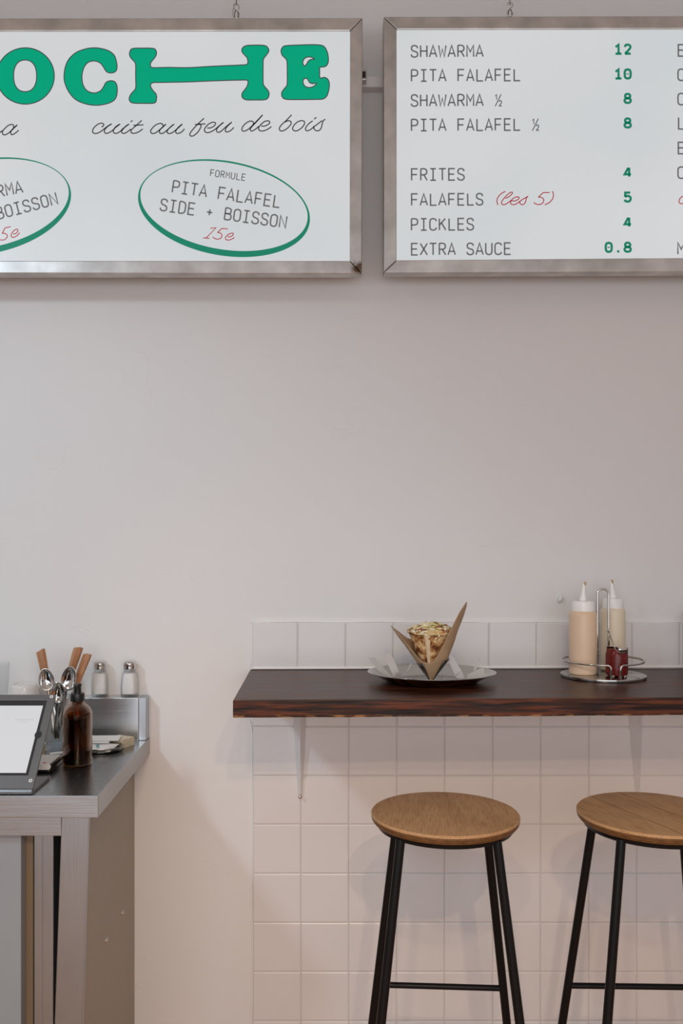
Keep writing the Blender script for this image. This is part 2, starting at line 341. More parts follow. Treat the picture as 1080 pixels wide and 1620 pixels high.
# tiled dado: wall_back > tile, grout_bed, caulk_bead
def px2x(px): return (px-VX)*D/F
def px2z(py): return EYE-(py-VY)*D/F
cols = [398.5, 471.0, 546.5, 621.5, 697.5, 772.5, 847.5, 922.5, 998.0, 1073.5, 1149, 1224, 1300, 1375]
obj('grout_bed', B((px2x(398.5), -.0055, px2z(1075)), (px2x(1375), 0.001, px2z(984.0))), M['grout'], wall)
colsL = [400.0, 476.0, 551.5, 627.0, 702.5, 778.5, 854.0, 930.0, 1005.5, 1081.5, 1157, 1233, 1308, 1375]
obj('grout_bed', B((px2x(400), -.0055, 0.0), (px2x(1375), 0.001, px2z(1075))), M['grout'], wall)
tilemesh = {}
def tile(x0, z0, x1, z1):
    g = .0011
    wd, ht = round(x1-x0-2*g, 4), round(z1-z0-2*g, 4)
    key = (wd, ht)
    if key not in tilemesh:
        b = bmesh.new(); e = .0030; t = .0045
        v = [b.verts.new(p) for p in ((-wd/2, 0, -ht/2), (wd/2, 0, -ht/2), (wd/2, 0, ht/2), (-wd/2, 0, ht/2))]
        u = [b.verts.new(p) for p in ((-wd/2, -t+.0016, -ht/2), (wd/2, -t+.0016, -ht/2), (wd/2, -t+.0016, ht/2), (-wd/2, -t+.0016, ht/2))]
        q = [b.verts.new(p) for p in ((-wd/2+e, -t, -ht/2+e), (wd/2-e, -t, -ht/2+e), (wd/2-e, -t, ht/2-e), (-wd/2+e, -t, ht/2-e))]
        for i in range(4):
            j = (i+1) % 4; b.faces.new((v[i], v[j], u[j], u[i])); b.faces.new((u[i], u[j], q[j], q[i]))
        b.faces.new(q)
        bmesh.ops.recalc_face_normals(b, faces=b.faces)
        me = bpy.data.meshes.new('tile'); b.to_mesh(me); b.free(); me.materials.append(M['tile']); tilemesh[key] = me
    o = bpy.data.objects.new('tile', tilemesh[key]); COL.objects.link(o); o.parent = wall
    o.location = ((x0+x1)/2, -.0035-random.uniform(0, .0007), (z0+z1)/2)
    o.rotation_euler = (random.gauss(0, .003), random.gauss(0, .0018), random.gauss(0, .004))
for a, b_ in zip(cols, cols[1:]): tile(px2x(a), px2z(1058.5), px2x(b_), px2z(984.5))
rows = [1071.5+.0, 1148.5, 1226, 1303.0, 1380.5, 1458, 1535.5, 1613.0, 1640.8]
for r0, r1 in zip(rows, rows[1:]):
    for a, b_ in zip(colsL, colsL[1:]): tile(px2x(a), px2z(r1), px2x(b_), px2z(r0))
bm = bmesh.new()
tube(bm, [(px2x(p), -.004, px2z(983.3+.4*math.sin(p*.05))) for p in range(397, 1376, 12)], .0038, 8)
obj('caulk_bead', bm, M['caulk'], wall, smooth=True)
bm = bmesh.new(); tube(bm, [(px2x(p), -.008, px2z(1056.6-(p-397)*.0035)) for p in range(397, 1376, 12)], .0042, 8)
obj('caulk_bead', bm, M['caulk'], wall, smooth=True)
bm = bmesh.new(); tube(bm, [(px2x(398.0+.3*math.sin(y*.03)), -.003, px2z(y)) for y in range(983, 1060, 8)], .0028, 8)
obj('caulk_bead', bm, M['caulk'], wall, smooth=True)
bm = bmesh.new(); tube(bm, [(px2x(399.0-5.0*max(0, (1165-y)/28)**2 + .3*math.sin(y*.03)), -.002, px2z(y)) for y in range(1137, 1640, 7)], .0022, 8)
obj('caulk_bead', bm, M['caulk'], wall, smooth=True)
# tiny white adhesive blob on the wall
bm = bmesh.new(); bmesh.ops.create_uvsphere(bm, u_segments=12, v_segments=8, radius=.0105)
for v in bm.verts: v.co.x *= .75; v.co.x += v.co.z*.35
tag(obj('wall_blob', bm, M['white'], loc=(px2x(885), -.006, px2z(947.5)), smooth=True), 'tiny white adhesive blob on the plaster beside the sauce bottles', 'wall blob')
# box casing with a steel bracket on the wall between the two signs
cas = thing('cable_duct', 'off-white wall duct seen in the gap between the two hanging signs', 'duct', (px2x(590), 0, px2z(145)))
obj('duct_body', B((-.42, -.035, -.004), (.42, 0, .028)), M['plaster'], cas, bevel=.003)
bm = bmesh.new(); x0 = px2x(576)-px2x(590)
box(bm, (x0-.03, -.062, .002), (x0+.004, -.036, .032)); obj('clip', bm, M['sign_steel'], cas, bevel=.002)
obj('clip_slot', B((x0-.012, -.0635, .008), (x0+.001, -.0615, .026)), M['black'], cas)

# ---------------------------------------------------------------- lettering tools
def SP(px, py, z): return (px-VX)*z/F, EYE-(py-VY)*z/F
def ribbon(bm, pts, wpx, fn, round_=True):
    """pts in photo-plane units; fn maps (px,py)->Vector. One flat ribbon with round caps."""
    P = [Vector((p[0], p[1])) for p in pts]; h = wpx/2
    Q = [P[0]]
    for p in P[1:]:
        if (p-Q[-1]).length > 1e-4: Q.append(p)
    P = Q; n = len(P); closed = (P[0]-P[-1]).length < 1e-3 and n > 3
    if closed: P = P[:-1]; n -= 1
    L = []; R = []
    for i in range(n):
        a = P[i-1] if (closed or i > 0) else P[i]; c = P[(i+1) % n] if (closed or i < n-1) else P[i]
        d1 = (P[i]-a); d2 = (c-P[i])
        d1 = d1.normalized() if d1.length > 0 else d2.normalized(); d2 = d2.normalized() if d2.length > 0 else d1
        t = d1+d2
        t = t.normalized() if t.length > 1e-3 else d1
        nn = Vector((-t.y, t.x)); k = h/max(.5, abs(nn.dot(Vector((-d1.y, d1.x)))))
        L.append(bm.verts.new(fn(*(P[i]+nn*k)))); R.append(bm.verts.new(fn(*(P[i]-nn*k))))
    for i in range(n if closed else n-1):
        j = (i+1) % n; bm.faces.new((L[i], L[j], R[j], R[i]))
G = {
 'A': [('L', [(0,0),(.5,1),(1,0)]), ('L', [(.17,.3),(.83,.3)])],
 'B': [('L', [(.08,0),(.08,1)]), ('S', [(.08,1),(.5,1),(.82,.92),(.88,.76),(.78,.57),(.5,.52),(.08,.52)]), ('S', [(.08,.52),(.55,.52),(.88,.43),(.96,.25),(.85,.06),(.5,0),(.08,0)])],
 'C': [('S', [(.95,.78),(.86,.92),(.52,1),(.16,.92),(.06,.72),(.06,.5),(.06,.28),(.16,.08),(.52,0),(.86,.08),(.95,.22)])],
 'D': [('L', [(.08,0),(.08,1)]), ('S', [(.08,1),(.45,1),(.82,.9),(.94,.7),(.94,.5),(.94,.3),(.82,.1),(.45,0),(.08,0)])],
 'E': [('L', [(.95,1),(.1,1),(.1,0),(.95,0)]), ('L', [(.1,.52),(.85,.52)])],
 'F': [('L', [(.95,1),(.1,1),(.1,0)]), ('L', [(.1,.5),(.85,.5)])],
 'H': [('L', [(.06,0),(.06,1)]), ('L', [(.94,0),(.94,1)]), ('L', [(.06,.52),(.94,.52)])],
 'I': [('L', [(.1,1),(.9,1)]), ('L', [(.1,0),(.9,0)]), ('L', [(.5,0),(.5,1)])],
 'K': [('L', [(.08,0),(.08,1)]), ('L', [(.92,1),(.1,.45)]), ('L', [(.38,.62),(.97,0)])],
 'L': [('L', [(.14,1),(.14,0),(.98,0)])],
 'M': [('L', [(.04,0),(.04,1),(.5,.42),(.96,1),(.96,0)])],
 'N': [('L', [(.06,0),(.06,1),(.94,0),(.94,1)])],
 'O': [('S', [(.5,1),(.16,.92),(.06,.72),(.06,.5),(.06,.28),(.16,.08),(.5,0),(.84,.08),(.94,.28),(.94,.5),(.94,.72),(.84,.92),(.5,1)])],
 'P': [('L', [(.08,0),(.08,1)]), ('S', [(.08,1),(.5,1),(.84,.93),(.95,.73),(.84,.53),(.5,.46),(.08,.46)])],
 'R': [('L', [(.08,0),(.08,1)]), ('S', [(.08,1),(.5,1),(.82,.93),(.92,.74),(.82,.55),(.5,.48),(.08,.48)]), ('L', [(.5,.48),(.96,0)])],
 'S': [('S', [(.92,.76),(.84,.92),(.5,1),(.17,.93),(.08,.75),(.2,.58),(.5,.5),(.82,.42),(.94,.24),(.84,.07),(.5,0),(.14,.07),(.05,.24)])],
 'T': [('L', [(.02,1),(.98,1)]), ('L', [(.5,1),(.5,0)])],
 'U': [('S', [(.07,1),(.07,.6),(.08,.25),(.2,.06),(.5,0),(.8,.06),(.92,.25),(.93,.6),(.93,1)])],
 'W': [('L', [(0,1),(.22,0),(.5,.68),(.78,0),(1,1)])],
 'X': [('L', [(.02,1),(.98,0)]), ('L', [(.98,1),(.02,0)])],
 '+': [('L', [(.12,.42),(.88,.42)]), ('L', [(.5,.18),(.5,.66)])],
 '.': [('L', [(.34,.04),(.66,.04)])],
 '0': [('S', [(.5,1),(.16,.9),(.06,.5),(.16,.1),(.5,0),(.84,.1),(.94,.5),(.84,.9),(.5,1)]), ('L', [(.5,.44),(.5,.56)])],
 '1': [('L', [(.12,.74),(.55,1),(.55,0)]), ('L', [(.1,0),(.98,0)])],
 '2': [('S', [(.08,.74),(.2,.94),(.5,1),(.82,.92),(.9,.72),(.75,.5),(.4,.22),(.1,.0)]), ('L', [(.1,0),(.95,0)])],
 '4': [('L', [(.72,0),(.72,1)]), ('L', [(.6,1),(.06,.26),(.98,.26)])],
 '5': [('L', [(.88,1),(.16,1),(.12,.52)]), ('S', [(.12,.52),(.5,.64),(.85,.52),(.94,.3),(.8,.07),(.5,0),(.18,.06),(.05,.22)])],
 '8': [('S', [(.5,.53),(.2,.62),(.13,.78),(.25,.95),(.5,1),(.75,.95),(.87,.78),(.8,.62),(.5,.53)]), ('S', [(.5,.53),(.15,.43),(.05,.25),(.18,.06),(.5,0),(.82,.06),(.95,.25),(.85,.43),(.5,.53)])],
}
HALF = [('L', [(.1,.83),(.28,.97),(.28,.55)]), ('L', [(.92,1.0),(.08,-.05)]), ('S', [(.62,.33),(.72,.45),(.9,.43),(.97,.3),(.85,.15),(.62,-.02)]), ('L', [(.6,-.02),(1.02,-.02)])]
def mono(bm, s, x, y, cap, adv, wid, sw, fn, ang=0.0):
    """x, y: left end of the baseline in photo units, y down."""
    ca, sa = math.cos(ang), math.sin(ang)
    for i, ch in enumerate(s):
        if ch == ' ': continue
        strokes = HALF if ch == '½' else G[ch]
        sww = sw*.7 if ch == '½' else sw
        for k, pts in strokes:
            q = [Vector((p[0]*wid+i*adv, -p[1]*cap)) for p in pts]
            if k == 'S': q = smoothp([(a.x, a.y, 0) for a in q], k=5)
            q = [(x+a.x*ca-a.y*sa, y+a.x*sa+a.y*ca) for a in q]
            ribbon(bm, q, sww, fn)
def script(bm, strokes, sc, ox, oy, sw, fn):
    for k, pts in strokes:
        q = [(p[0]/sc+ox, p[1]/sc+oy, 0) for p in pts]
        if k == 'S': q = smoothp(q, k=6)
        ribbon(bm, [(a[0], a[1]) for a in q], sw, fn)
def filled(name, outer, holes, fn2, m, parent):
    cu = bpy.data.curves.new(name, 'CURVE'); cu.dimensions = '2D'; cu.fill_mode = 'BOTH'; cu.extrude = .0003
    for pts in [outer]+holes:
        sp = cu.splines.new('POLY'); sp.points.add(len(pts)-1); sp.use_cyclic_u = True
        for p, q in zip(sp.points, pts):
            x, z = fn2(q[0], q[1]); p.co = (x, z, 0, 1)
    tmp = bpy.data.objects.new('tmp', cu); COL.objects.link(tmp)
    me = bpy.data.meshes.new_from_object(tmp.evaluated_get(bpy.context.evaluated_depsgraph_get()))
    bpy.data.objects.remove(tmp)
    for v in me.vertices: v.co = (v.co.x, -v.co.z, v.co.y)
    me.materials.clear(); me.materials.append(m); me.name = name
    o = bpy.data.objects.new(name, me); COL.objects.link(o); o.parent = parent
    return o

# ---------------------------------------------------------------- hanging lightbox signs
ZS = 2.48; DS = D-ZS
def frame_bars(root, O, I, depth, rx, rz):
    """O, I: outer / inner corners TL TR BR BL in photo units"""
    def P(p, y): a, b = SP(p[0], p[1], ZS); return Vector((a-rx, y, b-rz))
    for i, nm in enumerate(('top', 'right', 'bottom', 'left')):
        j = (i+1) % 4
        g = .0006
        bm = bmesh.new()
        q = [P(O[i], 0), P(O[j], 0), P(I[j], 0), P(I[i], 0)]
        d = (q[1]-q[0]).normalized()
        q[0] += d*g; q[3] += d*g; q[1] -= d*g; q[2] -= d*g
        prism(bm, q, (0, depth, 0))
        obj('frame_bar', bm, M['sign_steel_stain'] , root, bevel=.0025)
    bm = bmesh.new(); prism(bm, [P(I[k], depth-.004) for k in range(4)], (0, .004, 0)); obj('back_plate', bm, M['sign_steel'], root)
    c = [Vector((I[0][0]+I[2][0], I[0][1]+I[2][1]))/2]
    def Pi(p, y): return P(((p[0]-c[0].x)*.9998+c[0].x, (p[1]-c[0].y)*.9995+c[0].y), y)
    bm = bmesh.new(); prism(bm, [Pi(I[k], .004) for k in range(4)], (0, .03, 0)); obj('light_panel', bm, M['panel'], root, label='backlit white acrylic panel')
def stained():
    m = steel('stained_sign_steel', (0.60, 0.565, 0.54), 0.42, 'n', 0.08)
    m.name = 'stained_sign_steel'
    n, l = m.node_tree.nodes, m.node_tree.links; b = n['Principled BSDF']
    tc = n.new('ShaderNodeTexCoord'); vm = n.new('ShaderNodeVectorMath'); vm.operation = 'DISTANCE'
    x, z = SP(566, 424, ZS); x0, z0 = SP(571, 432, ZS)
    l.new(tc.outputs['Object'], vm.inputs[0]); vm.inputs[1].default_value = (x-x0, 0.0, z-z0)
    nz = n.new('ShaderNodeTexNoise'); nz.inputs['Scale'].default_value = 60; nz.inputs['Detail'].default_value = 4; l.new(tc.outputs['Object'], nz.inputs[0])
    mm = n.new('ShaderNodeMath'); mm.operation = 'MULTIPLY_ADD'; l.new(nz.outputs[0], mm.inputs[0]); mm.inputs[1].default_value = .045; l.new(vm.outputs['Value'], mm.inputs[2])
    mr = n.new('ShaderNodeMapRange'); mr.inputs[1].default_value = .028; mr.inputs[2].default_value = .048; mr.inputs[3].default_value = 1; mr.inputs[4].default_value = 0; l.new(mm.outputs[0], mr.inputs[0])
    src = b.inputs['Base Color'].links[0].from_socket
    mx = n.new('ShaderNodeMix'); mx.data_type = 'RGBA'; l.new(mr.outputs[0], mx.inputs[0]); l.new(src, mx.inputs[6]); mx.inputs[7].default_value = (.12, .07, .04, 1)
    l.new(mx.outputs[2], b.inputs['Base Color'])
    return m
M['sign_steel_stain'] = stained()

# left sign, root at its lower right corner
rx, rz = SP(571, 432, ZS)
sl = thing('lightbox_sign', 'steel framed lightbox sign with huge green lettering and ovals, the left one hanging', 'sign', (rx, -DS, rz))
frame_bars(sl, [(-620, 29.5), (573.5, 28), (572, 432), (-620, 432.5)], [(-600, 49.5), (553.5, 48.6), (553, 412.5), (-600, 412.5)], .045, rx, rz)
def fl(px, py, y=.0033): a, b = SP(px, py, ZS); return Vector((a-rx, y, b-rz))
def fl2(px, py): a, b = SP(px, py, ZS); return a-rx, b-rz
M['sign_steel_stain2'] = M['sign_steel']
def z1(p): return [(a/3.6, b/3.6) for a, b in p]
def z2(p): return [(a/3.176+280, b/3.176) for a, b in p]
def sm(p, k=6): return [(v[0], v[1]) for v in smoothp([(a, b, 0) for a, b in p], closed=True, k=k)]
def ell(cx, cy, a, b, th, n=90, pw=2.0):
    out = []
    for i in range(n):
        t = 2*PI*i/n; c, s_ = math.cos(t), math.sin(t)
        x = a*math.copysign(abs(c)**(2/pw), c); y = b*math.copysign(abs(s_)**(2/pw), s_)
        out.append((cx+x*math.cos(th)-y*math.sin(th), cy+x*math.sin(th)+y*math.cos(th)))
    return out
Oo, Oi = ell(39.6, 119.4, 45.8, 44.6, 0), ell(39.2, 119.2, 18.2, 25.0, 0, pw=2.3)
Cc = sm(z1([(560,271),(610,283),(645,307),(660,340),(665,382),(655,405),(630,413),(605,405),(588,380),(570,357),(540,345),(505,350),(480,375),(468,410),(465,440),(470,475),(485,505),(510,522),(540,526),(570,515),(588,492),(602,467),(627,457),(652,463),(665,488),(665,530),(655,560),(630,580),(590,592),(545,597),(490,590),(430,565),(390,520),(368,470),(363,430),(370,380),(390,335),(430,297),(480,277),(520,270)]))
Hh = z1([(755,273),(815,271),(873,273),(888,288),(889,308),(878,328),(860,350),(855,368),(860,379),(872,382),(900,382),(960,381)])+z2([(60,337),(180,330),(320,324),(346,322),(355,313),(352,290),(340,275),(327,260),(326,242),(345,227),(390,224),(440,226),(457,240),(460,256),(448,274),(435,292),(432,310),(432,410),(438,430),(455,450),(462,468),(456,490),(438,499),(390,500),(345,499),(327,486),(326,467),(338,450),(350,433),(356,412),(350,401),(320,400),(180,404),(60,409)])+z1([(960,466),(900,467),(870,468),(857,478),(858,494),(872,515),(888,535),(890,560),(878,584),(815,586),(755,584),(736,570),(736,550),(748,528),(765,510),(772,490),(771,430),(771,370),(765,350),(745,328),(736,308),(740,287)])
Hh = sm(Hh, 5)
Ee = sm(z2([(545,227),(620,223),(700,222),(735,229),(753,255),(760,290),(757,317),(743,332),(720,335),(716,342),(716,362),(716,382),(722,390),(740,386),(758,397),(765,420),(762,450),(752,480),(733,495),(700,497),(620,498),(550,497),(529,486),(525,465),(535,447),(549,430),(553,412),(553,360),(552,310),(545,292),(528,275),(522,252),(529,236)]), 5)
E1 = sm(z2([(690,293),(670,284),(648,286),(634,300),(632,318),(640,328),(650,320),(660,303),(675,296)]), 5)
E2 = sm(z2([(700,415),(680,418),(665,412),(655,395),(642,391),(633,402),(635,420),(648,434),(668,437),(688,430)]), 5)
for nm, out, holes in (('letter_o', Oo, [Oi]), ('letter_c', Cc, []), ('letter_h', Hh, []), ('letter_e', Ee, [E1, E2])):
    o = filled('big_letter', out, holes, fl2, M['txt_green'], sl); o.location.y = .0034
    bm = bmesh.new()
    for p in [out]+holes: ribbon(bm, p+[p[0]], 1.5, lambda a, b: fl(a, b, .0026))
    e = obj('letter_outline', bm, M['txt_script'], o); e.location.y = -.0034
fs = fl
bm = bmesh.new()
script(bm, [('S', [(135,168),(155,158),(158,138),(135,128),(100,138),(60,170),(40,205),(48,232),(80,238),(120,222),(160,192),(205,158),(245,135)]),
 ('S', [(245,135),(205,160),(175,190),(165,215),(178,236),(205,234),(250,208),(290,170),(335,137)]), ('S', [(335,137),(290,165),(262,205),(268,232),(295,237),(330,220),(370,182),(430,137)]),
 ('S', [(430,137),(390,165),(355,205),(352,228),(375,238),(410,222),(450,190)]), ('L', [(447,115),(467,98)]),
 ('S', [(565,98),(520,140),(470,185),(450,210),(457,232),(490,236),(530,222),(577,190)]), ('L', [(475,152),(585,145)]),
 ('S', [(795,165),(788,140),(760,131),(715,147),(675,185),(660,215),(672,237),(705,235),(750,205),(825,138)]), ('S', [(825,138),(780,178),(755,210),(762,236),(795,234),(840,200),(875,167),(912,137)]),
 ('S', [(912,137),(870,172),(838,208),(845,236),(880,235),(925,205),(1000,137)]), ('S', [(1000,137),(960,170),(930,208),(935,235),(965,236),(1000,215),(1022,188)])], 6.75, 140, 175, 1.8, fs)
script(bm, [('S', [(270,135),(220,180),(150,250),(100,310),(82,345),(95,368),(130,365),(180,325),(215,275),(230,237),(215,213),(190,210)]), ('L', [(148,218),(288,208)]),
 ('S', [(310,262),(350,262),(395,240),(420,210),(410,189),(375,189),(325,215),(285,260),(275,300),(300,322),(340,320),(400,290),(450,250),(525,188)]),
 ('S', [(525,188),(480,225),(440,270),(435,305),(460,320),(500,300),(560,245),(635,185)]), ('S', [(635,185),(590,225),(555,270),(550,305),(575,315),(620,295),(662,255)]),
 ('S', [(918,222),(915,182),(875,172),(820,200),(775,250),(768,290),(795,305),(850,280),(920,215),(1040,90)]), ('S', [(1040,90),(950,190),(885,260),(878,290),(900,303),(950,275),(990,240)])], 8.3077, 290, 170, 1.8, fs)
script(bm, [('S', [(105,235),(150,238),(200,215),(220,190),(205,170),(165,172),(115,205),(75,255),(80,290),(115,303),(165,292),(215,265),(242,243)]),
 ('S', [(508,88),(440,160),(380,215),(348,260),(352,292),(385,302),(440,275),(490,225),(502,190),(485,170),(455,168),(420,185)]),
 ('S', [(640,165),(590,180),(540,225),(520,270),(540,298),(580,298),(640,260),(675,210),(672,175),(640,165)]),
 ('S', [(785,168),(735,205),(695,255),(692,290),(720,298),(760,280),(810,240),(860,202),(910,165)]), ('L', [(803,147),(833,122)]),
 ('S', [(952,148),(925,165),(908,215),(895,265),(865,297),(825,295),(800,268),(798,235)])], 8.3077, 400, 170, 1.8, fs)
obj('script_line', bm, M['txt_script'], sl); bm = bmesh.new()
script(bm, [('S', [(375,370),(370,310),(320,287),(220,320),(100,430),(55,510),(80,575),(150,580),(260,510),(480,300)]), ('S', [(480,300),(370,395),(298,490),(305,570),(360,572),(450,515),(520,450)]), ('S', [(-60,560),(0,505),(55,465)])], 18, 0, 180, 1.8, fs)
obj('script_line', bm, M['txt_script'], sl)
for cx, cy, th in ((354, 325, math.radians(10.1)), (-24, 322.5, math.radians(-11))):
    inn = ell(cx, cy, 134.0, 68.6, th, 120); out = ell(cx, cy+3.6, 137.6, 74.8, th, 120)
    o = filled('oval_ring', out, [inn], fl2, M['txt_dkgreen'], sl); o.location.y = .0034
def mono_part(s, x, y, cap, adv, wid, sw, ang, m, fn, root, nm='printed_word'):
    i = 0
    for wd in s.split(' '):
        bm = bmesh.new(); mono(bm, wd, x+i*adv*math.cos(ang), y+i*adv*math.sin(ang), cap, adv, wid, sw, fn, ang); obj(nm, bm, m, root); i += len(wd)+1
r_ = math.radians
mono_part('FORMULE', 331.5, 277.5, 10.3, 8.35, 6.2, 1.2, r_(7.8), M['txt_script'], fl, sl)
mono_part('PITA FALAFEL', 271.0, 303.2, 18.6, 14.65, 11.3, 2.35, r_(8.2), M['txt_grey'], fl, sl)
mono_part('SIDE + BOISSON', 252.0, 332.0, 18.6, 14.65, 11.3, 2.35, r_(8.0), M['txt_grey'], fl, sl)
a_ = r_(-11.5); mono_part('SHAWARMA', 36-113*math.cos(a_), 303.6-113*math.sin(a_), 18.6, 14.5, 11.3, 2.35, a_, M['txt_grey'], fl, sl)
a_ = r_(-14.5); mono_part('SIDE + BOISSON', 92-202*math.cos(a_), 321.6-202*math.sin(a_), 18.6, 14.65, 11.3, 2.35, a_, M['txt_grey'], fl, sl)
bm = bmesh.new()
script(bm, [('L', [(345,160),(485,150),(245,395)]), ('L', [(165,395),(325,408)]), ('L', [(775,178),(625,165),(520,268)]), ('S', [(520,268),(580,275),(630,330),(600,400),(530,427),(450,410),(405,370)]),
 ('S', [(765,365),(830,370),(895,330),(905,290),(870,280),(790,310),(720,375),(720,430),(775,450),(850,435),(935,385)])], 15.43, 310, 350, 1.4, fs)
obj('price', bm, M['txt_red'], sl)
bm = bmesh.new()
script(bm, [('L', [(295,320),(130,360),(50,515)]), ('S', [(50,515),(130,515),(190,560),(190,620),(120,690),(40,705),(-40,690)]), ('S', [(360,530),(430,520),(490,460),(490,405),(440,400),(360,460),(305,560),(330,620),(400,620),(480,570),(550,495)])], 18, 0, 340, 1.4, fs)
obj('price', bm, M['txt_red'], sl)

# right sign
M['sign_steel_stain'] = M['sign_steel']
rx2, rz2 = SP(606.5, 431, ZS)
sr = thing('lightbox_sign', 'steel framed lightbox price list with columns of dishes, the right one hanging', 'sign', (rx2, -DS, rz2))
frame_bars(sr, [(606.5, 26.3), (1700, 23.5), (1700, 427), (606.5, 431)], [(627.3, 46.3), (1680, 44.5), (1680, 403), (627.3, 411.5)], .045, rx2, rz2)
def fr(px, py, y=.0033): a, b = SP(px, py, ZS); return Vector((a-rx2, y, b-rz2))
an = r_(-.35)
for s, y in (('SHAWARMA', 89.3), ('PITA FALAFEL', 127.7), ('SHAWARMA ½', 167.2), ('PITA FALAFEL ½', 206.2), ('FRITES', 284.6), ('FALAFELS', 324.2), ('PICKLES', 363.6), ('EXTRA SAUCE', 402.8)):
    mono_part(s, 650.0, y, 18.2, 14.72, 11.3, 2.35, an, M['txt_grey'], fr, sr)
for s, y in (('12', 85.8), ('10', 125.0), ('8', 163.7), ('8', 202.6), ('4', 280.5), ('5', 320.0), ('4', 359.6), ('0.8', 399.6)):
    mono_part(s, 998.8-11-(len(s)-1)*15.0, y-1.8, 14.2, 15.0, 10.8, 3.7, an, M['txt_dkgreen'], fr, sr, 'price')
for s, y in (('E', 87.8), ('C', 126.5), ('C', 165), ('L', 203.3), ('E', 242.5), ('C', 281.5), ('M', 401.5)):
    mono_part(s, 1072.3, y, 18.2, 14.72, 11.3, 2.35, an, M['txt_grey'], fr, sr)
bm = bmesh.new()
script(bm, [('S', [(268,108),(215,135),(165,185),(145,240),(158,303)]), ('S', [(265,208),(310,188),(355,150),(367,125),(345,120),(300,150),(240,215),(212,260),(220,293),(265,293),(320,257),(350,235)]),
 ('S', [(350,240),(400,245),(450,220),(462,197),(440,187),(390,200),(345,245),(345,285),(385,298),(440,275),(500,230),(590,178)]), ('S', [(590,178),(567,200),(555,250),(535,285),(505,298),(475,280),(473,245)]),
 ('L', [(895,125),(805,125),(735,192)]), ('S', [(735,192),(780,195),(812,225),(800,270),(755,295),(705,290),(670,265)]), ('S', [(935,105),(950,150),(940,210),(895,265),(825,300)])], 9, 770, 290, 1.5, fr)
obj('script_line', bm, M['txt_red'], sr); bm = bmesh.new()
script(bm, [('S', [(1085.5,310),(1080,310),(1075.5,314),(1074.6,319),(1077,321.5),(1081,320.5),(1086,316)])], 1, 0, 0, 1.5, fr)
obj('script_line', bm, M['txt_red'], sr)

# hooks that carry the signs
def hook(px, py0, py1, loops, label, grp):
    t = thing('hanging_hook', label, 'hook', W(px, py1, ZS+.022), 0, grp)
    base = W(px, py1, ZS+.022)
    def q(x, y, dz=0): v = W(px+x, y, ZS+.022)-base; v.y += dz; return v
    bm = bmesh.new(); tube(bm, smoothp([q(*p) for p in loops], k=6), .0016, 8); obj('wire_hook', bm, M['chrome'], t, smooth=True)
    bm = bmesh.new(); zt = ZC-base.z; tube(bm, [q(.2, py0+4, .002), Vector((0, .002, zt))], .0013, 8); obj('hanging_wire', bm, M['dark_steel'], t, smooth=True)
    bm = bmesh.new(); tube(bm, smoothp([q(-2.6, py1-5), q(-1.5, py1-11), q(1, py1-12), q(2.8, py1-7), q(2, py1), q(-1.6, py1)], closed=True), .0012, 8, closed=True); obj('eye_ring', bm, M['dark_steel'], t, smooth=True)
    return t
hook(373.5, 3, 28.6, [(3.5,15.5),(4.6,12),(2.5,7),(-1,5),(-4,8),(-3,13.5),(1,17.5),(4.6,21),(4.4,26),(1,29),(-4,27),(-5.5,21),(-4,14,-.003),(0,6,-.003)], 'bright steel wire hook and wire holding up the big green letter sign', 'sign hooks')
hook(806.5, 3, 27.0, [(-3.6,8),(-3.4,4.5),(0,2.5),(3.4,5),(3.8,9.5),(0,13.5),(-4,18),(-4.4,22.5),(-1.5,25.5),(2.5,25),(4.6,21)], 'bright S-shaped steel hook holding up the price list sign', 'sign hooks')

# ---------------------------------------------------------------- wall shelf
SX0, SX1 = -.2085, 1.45
sh = thing('wall_shelf', 'long dark stained thick wooden wall shelf above the bar stools', 'shelf', (SX0, 0, 1.0804))
k = (SX1-SX0); 
def zt(x): return .0035*x/1.27
def dp(x): return .512-.022*x/1.27
b = bmesh.new(); N = 24
R = []
for i in range(N+1):
    x = k*i/N; d = dp(x); z = zt(x)
    R.append([b.verts.new(p) for p in ((x, -.006, z), (x, -d, z+random.uniform(-.0004, .0004)), (x, -d+random.uniform(-.0006, .0006), z-.042+random.uniform(-.0006, .0006)), (x, -.006, z-.042))])
b.faces.new(R[0]); b.faces.new(R[-1][::-1])
for A, Bq in zip(R, R[1:]):
    for i in range(4): b.faces.new((A[i], A[(i+1) % 4], Bq[(i+1) % 4], Bq[i]))
obj('board', b, M['shelf'], sh, bevel=.0025, seg=2)
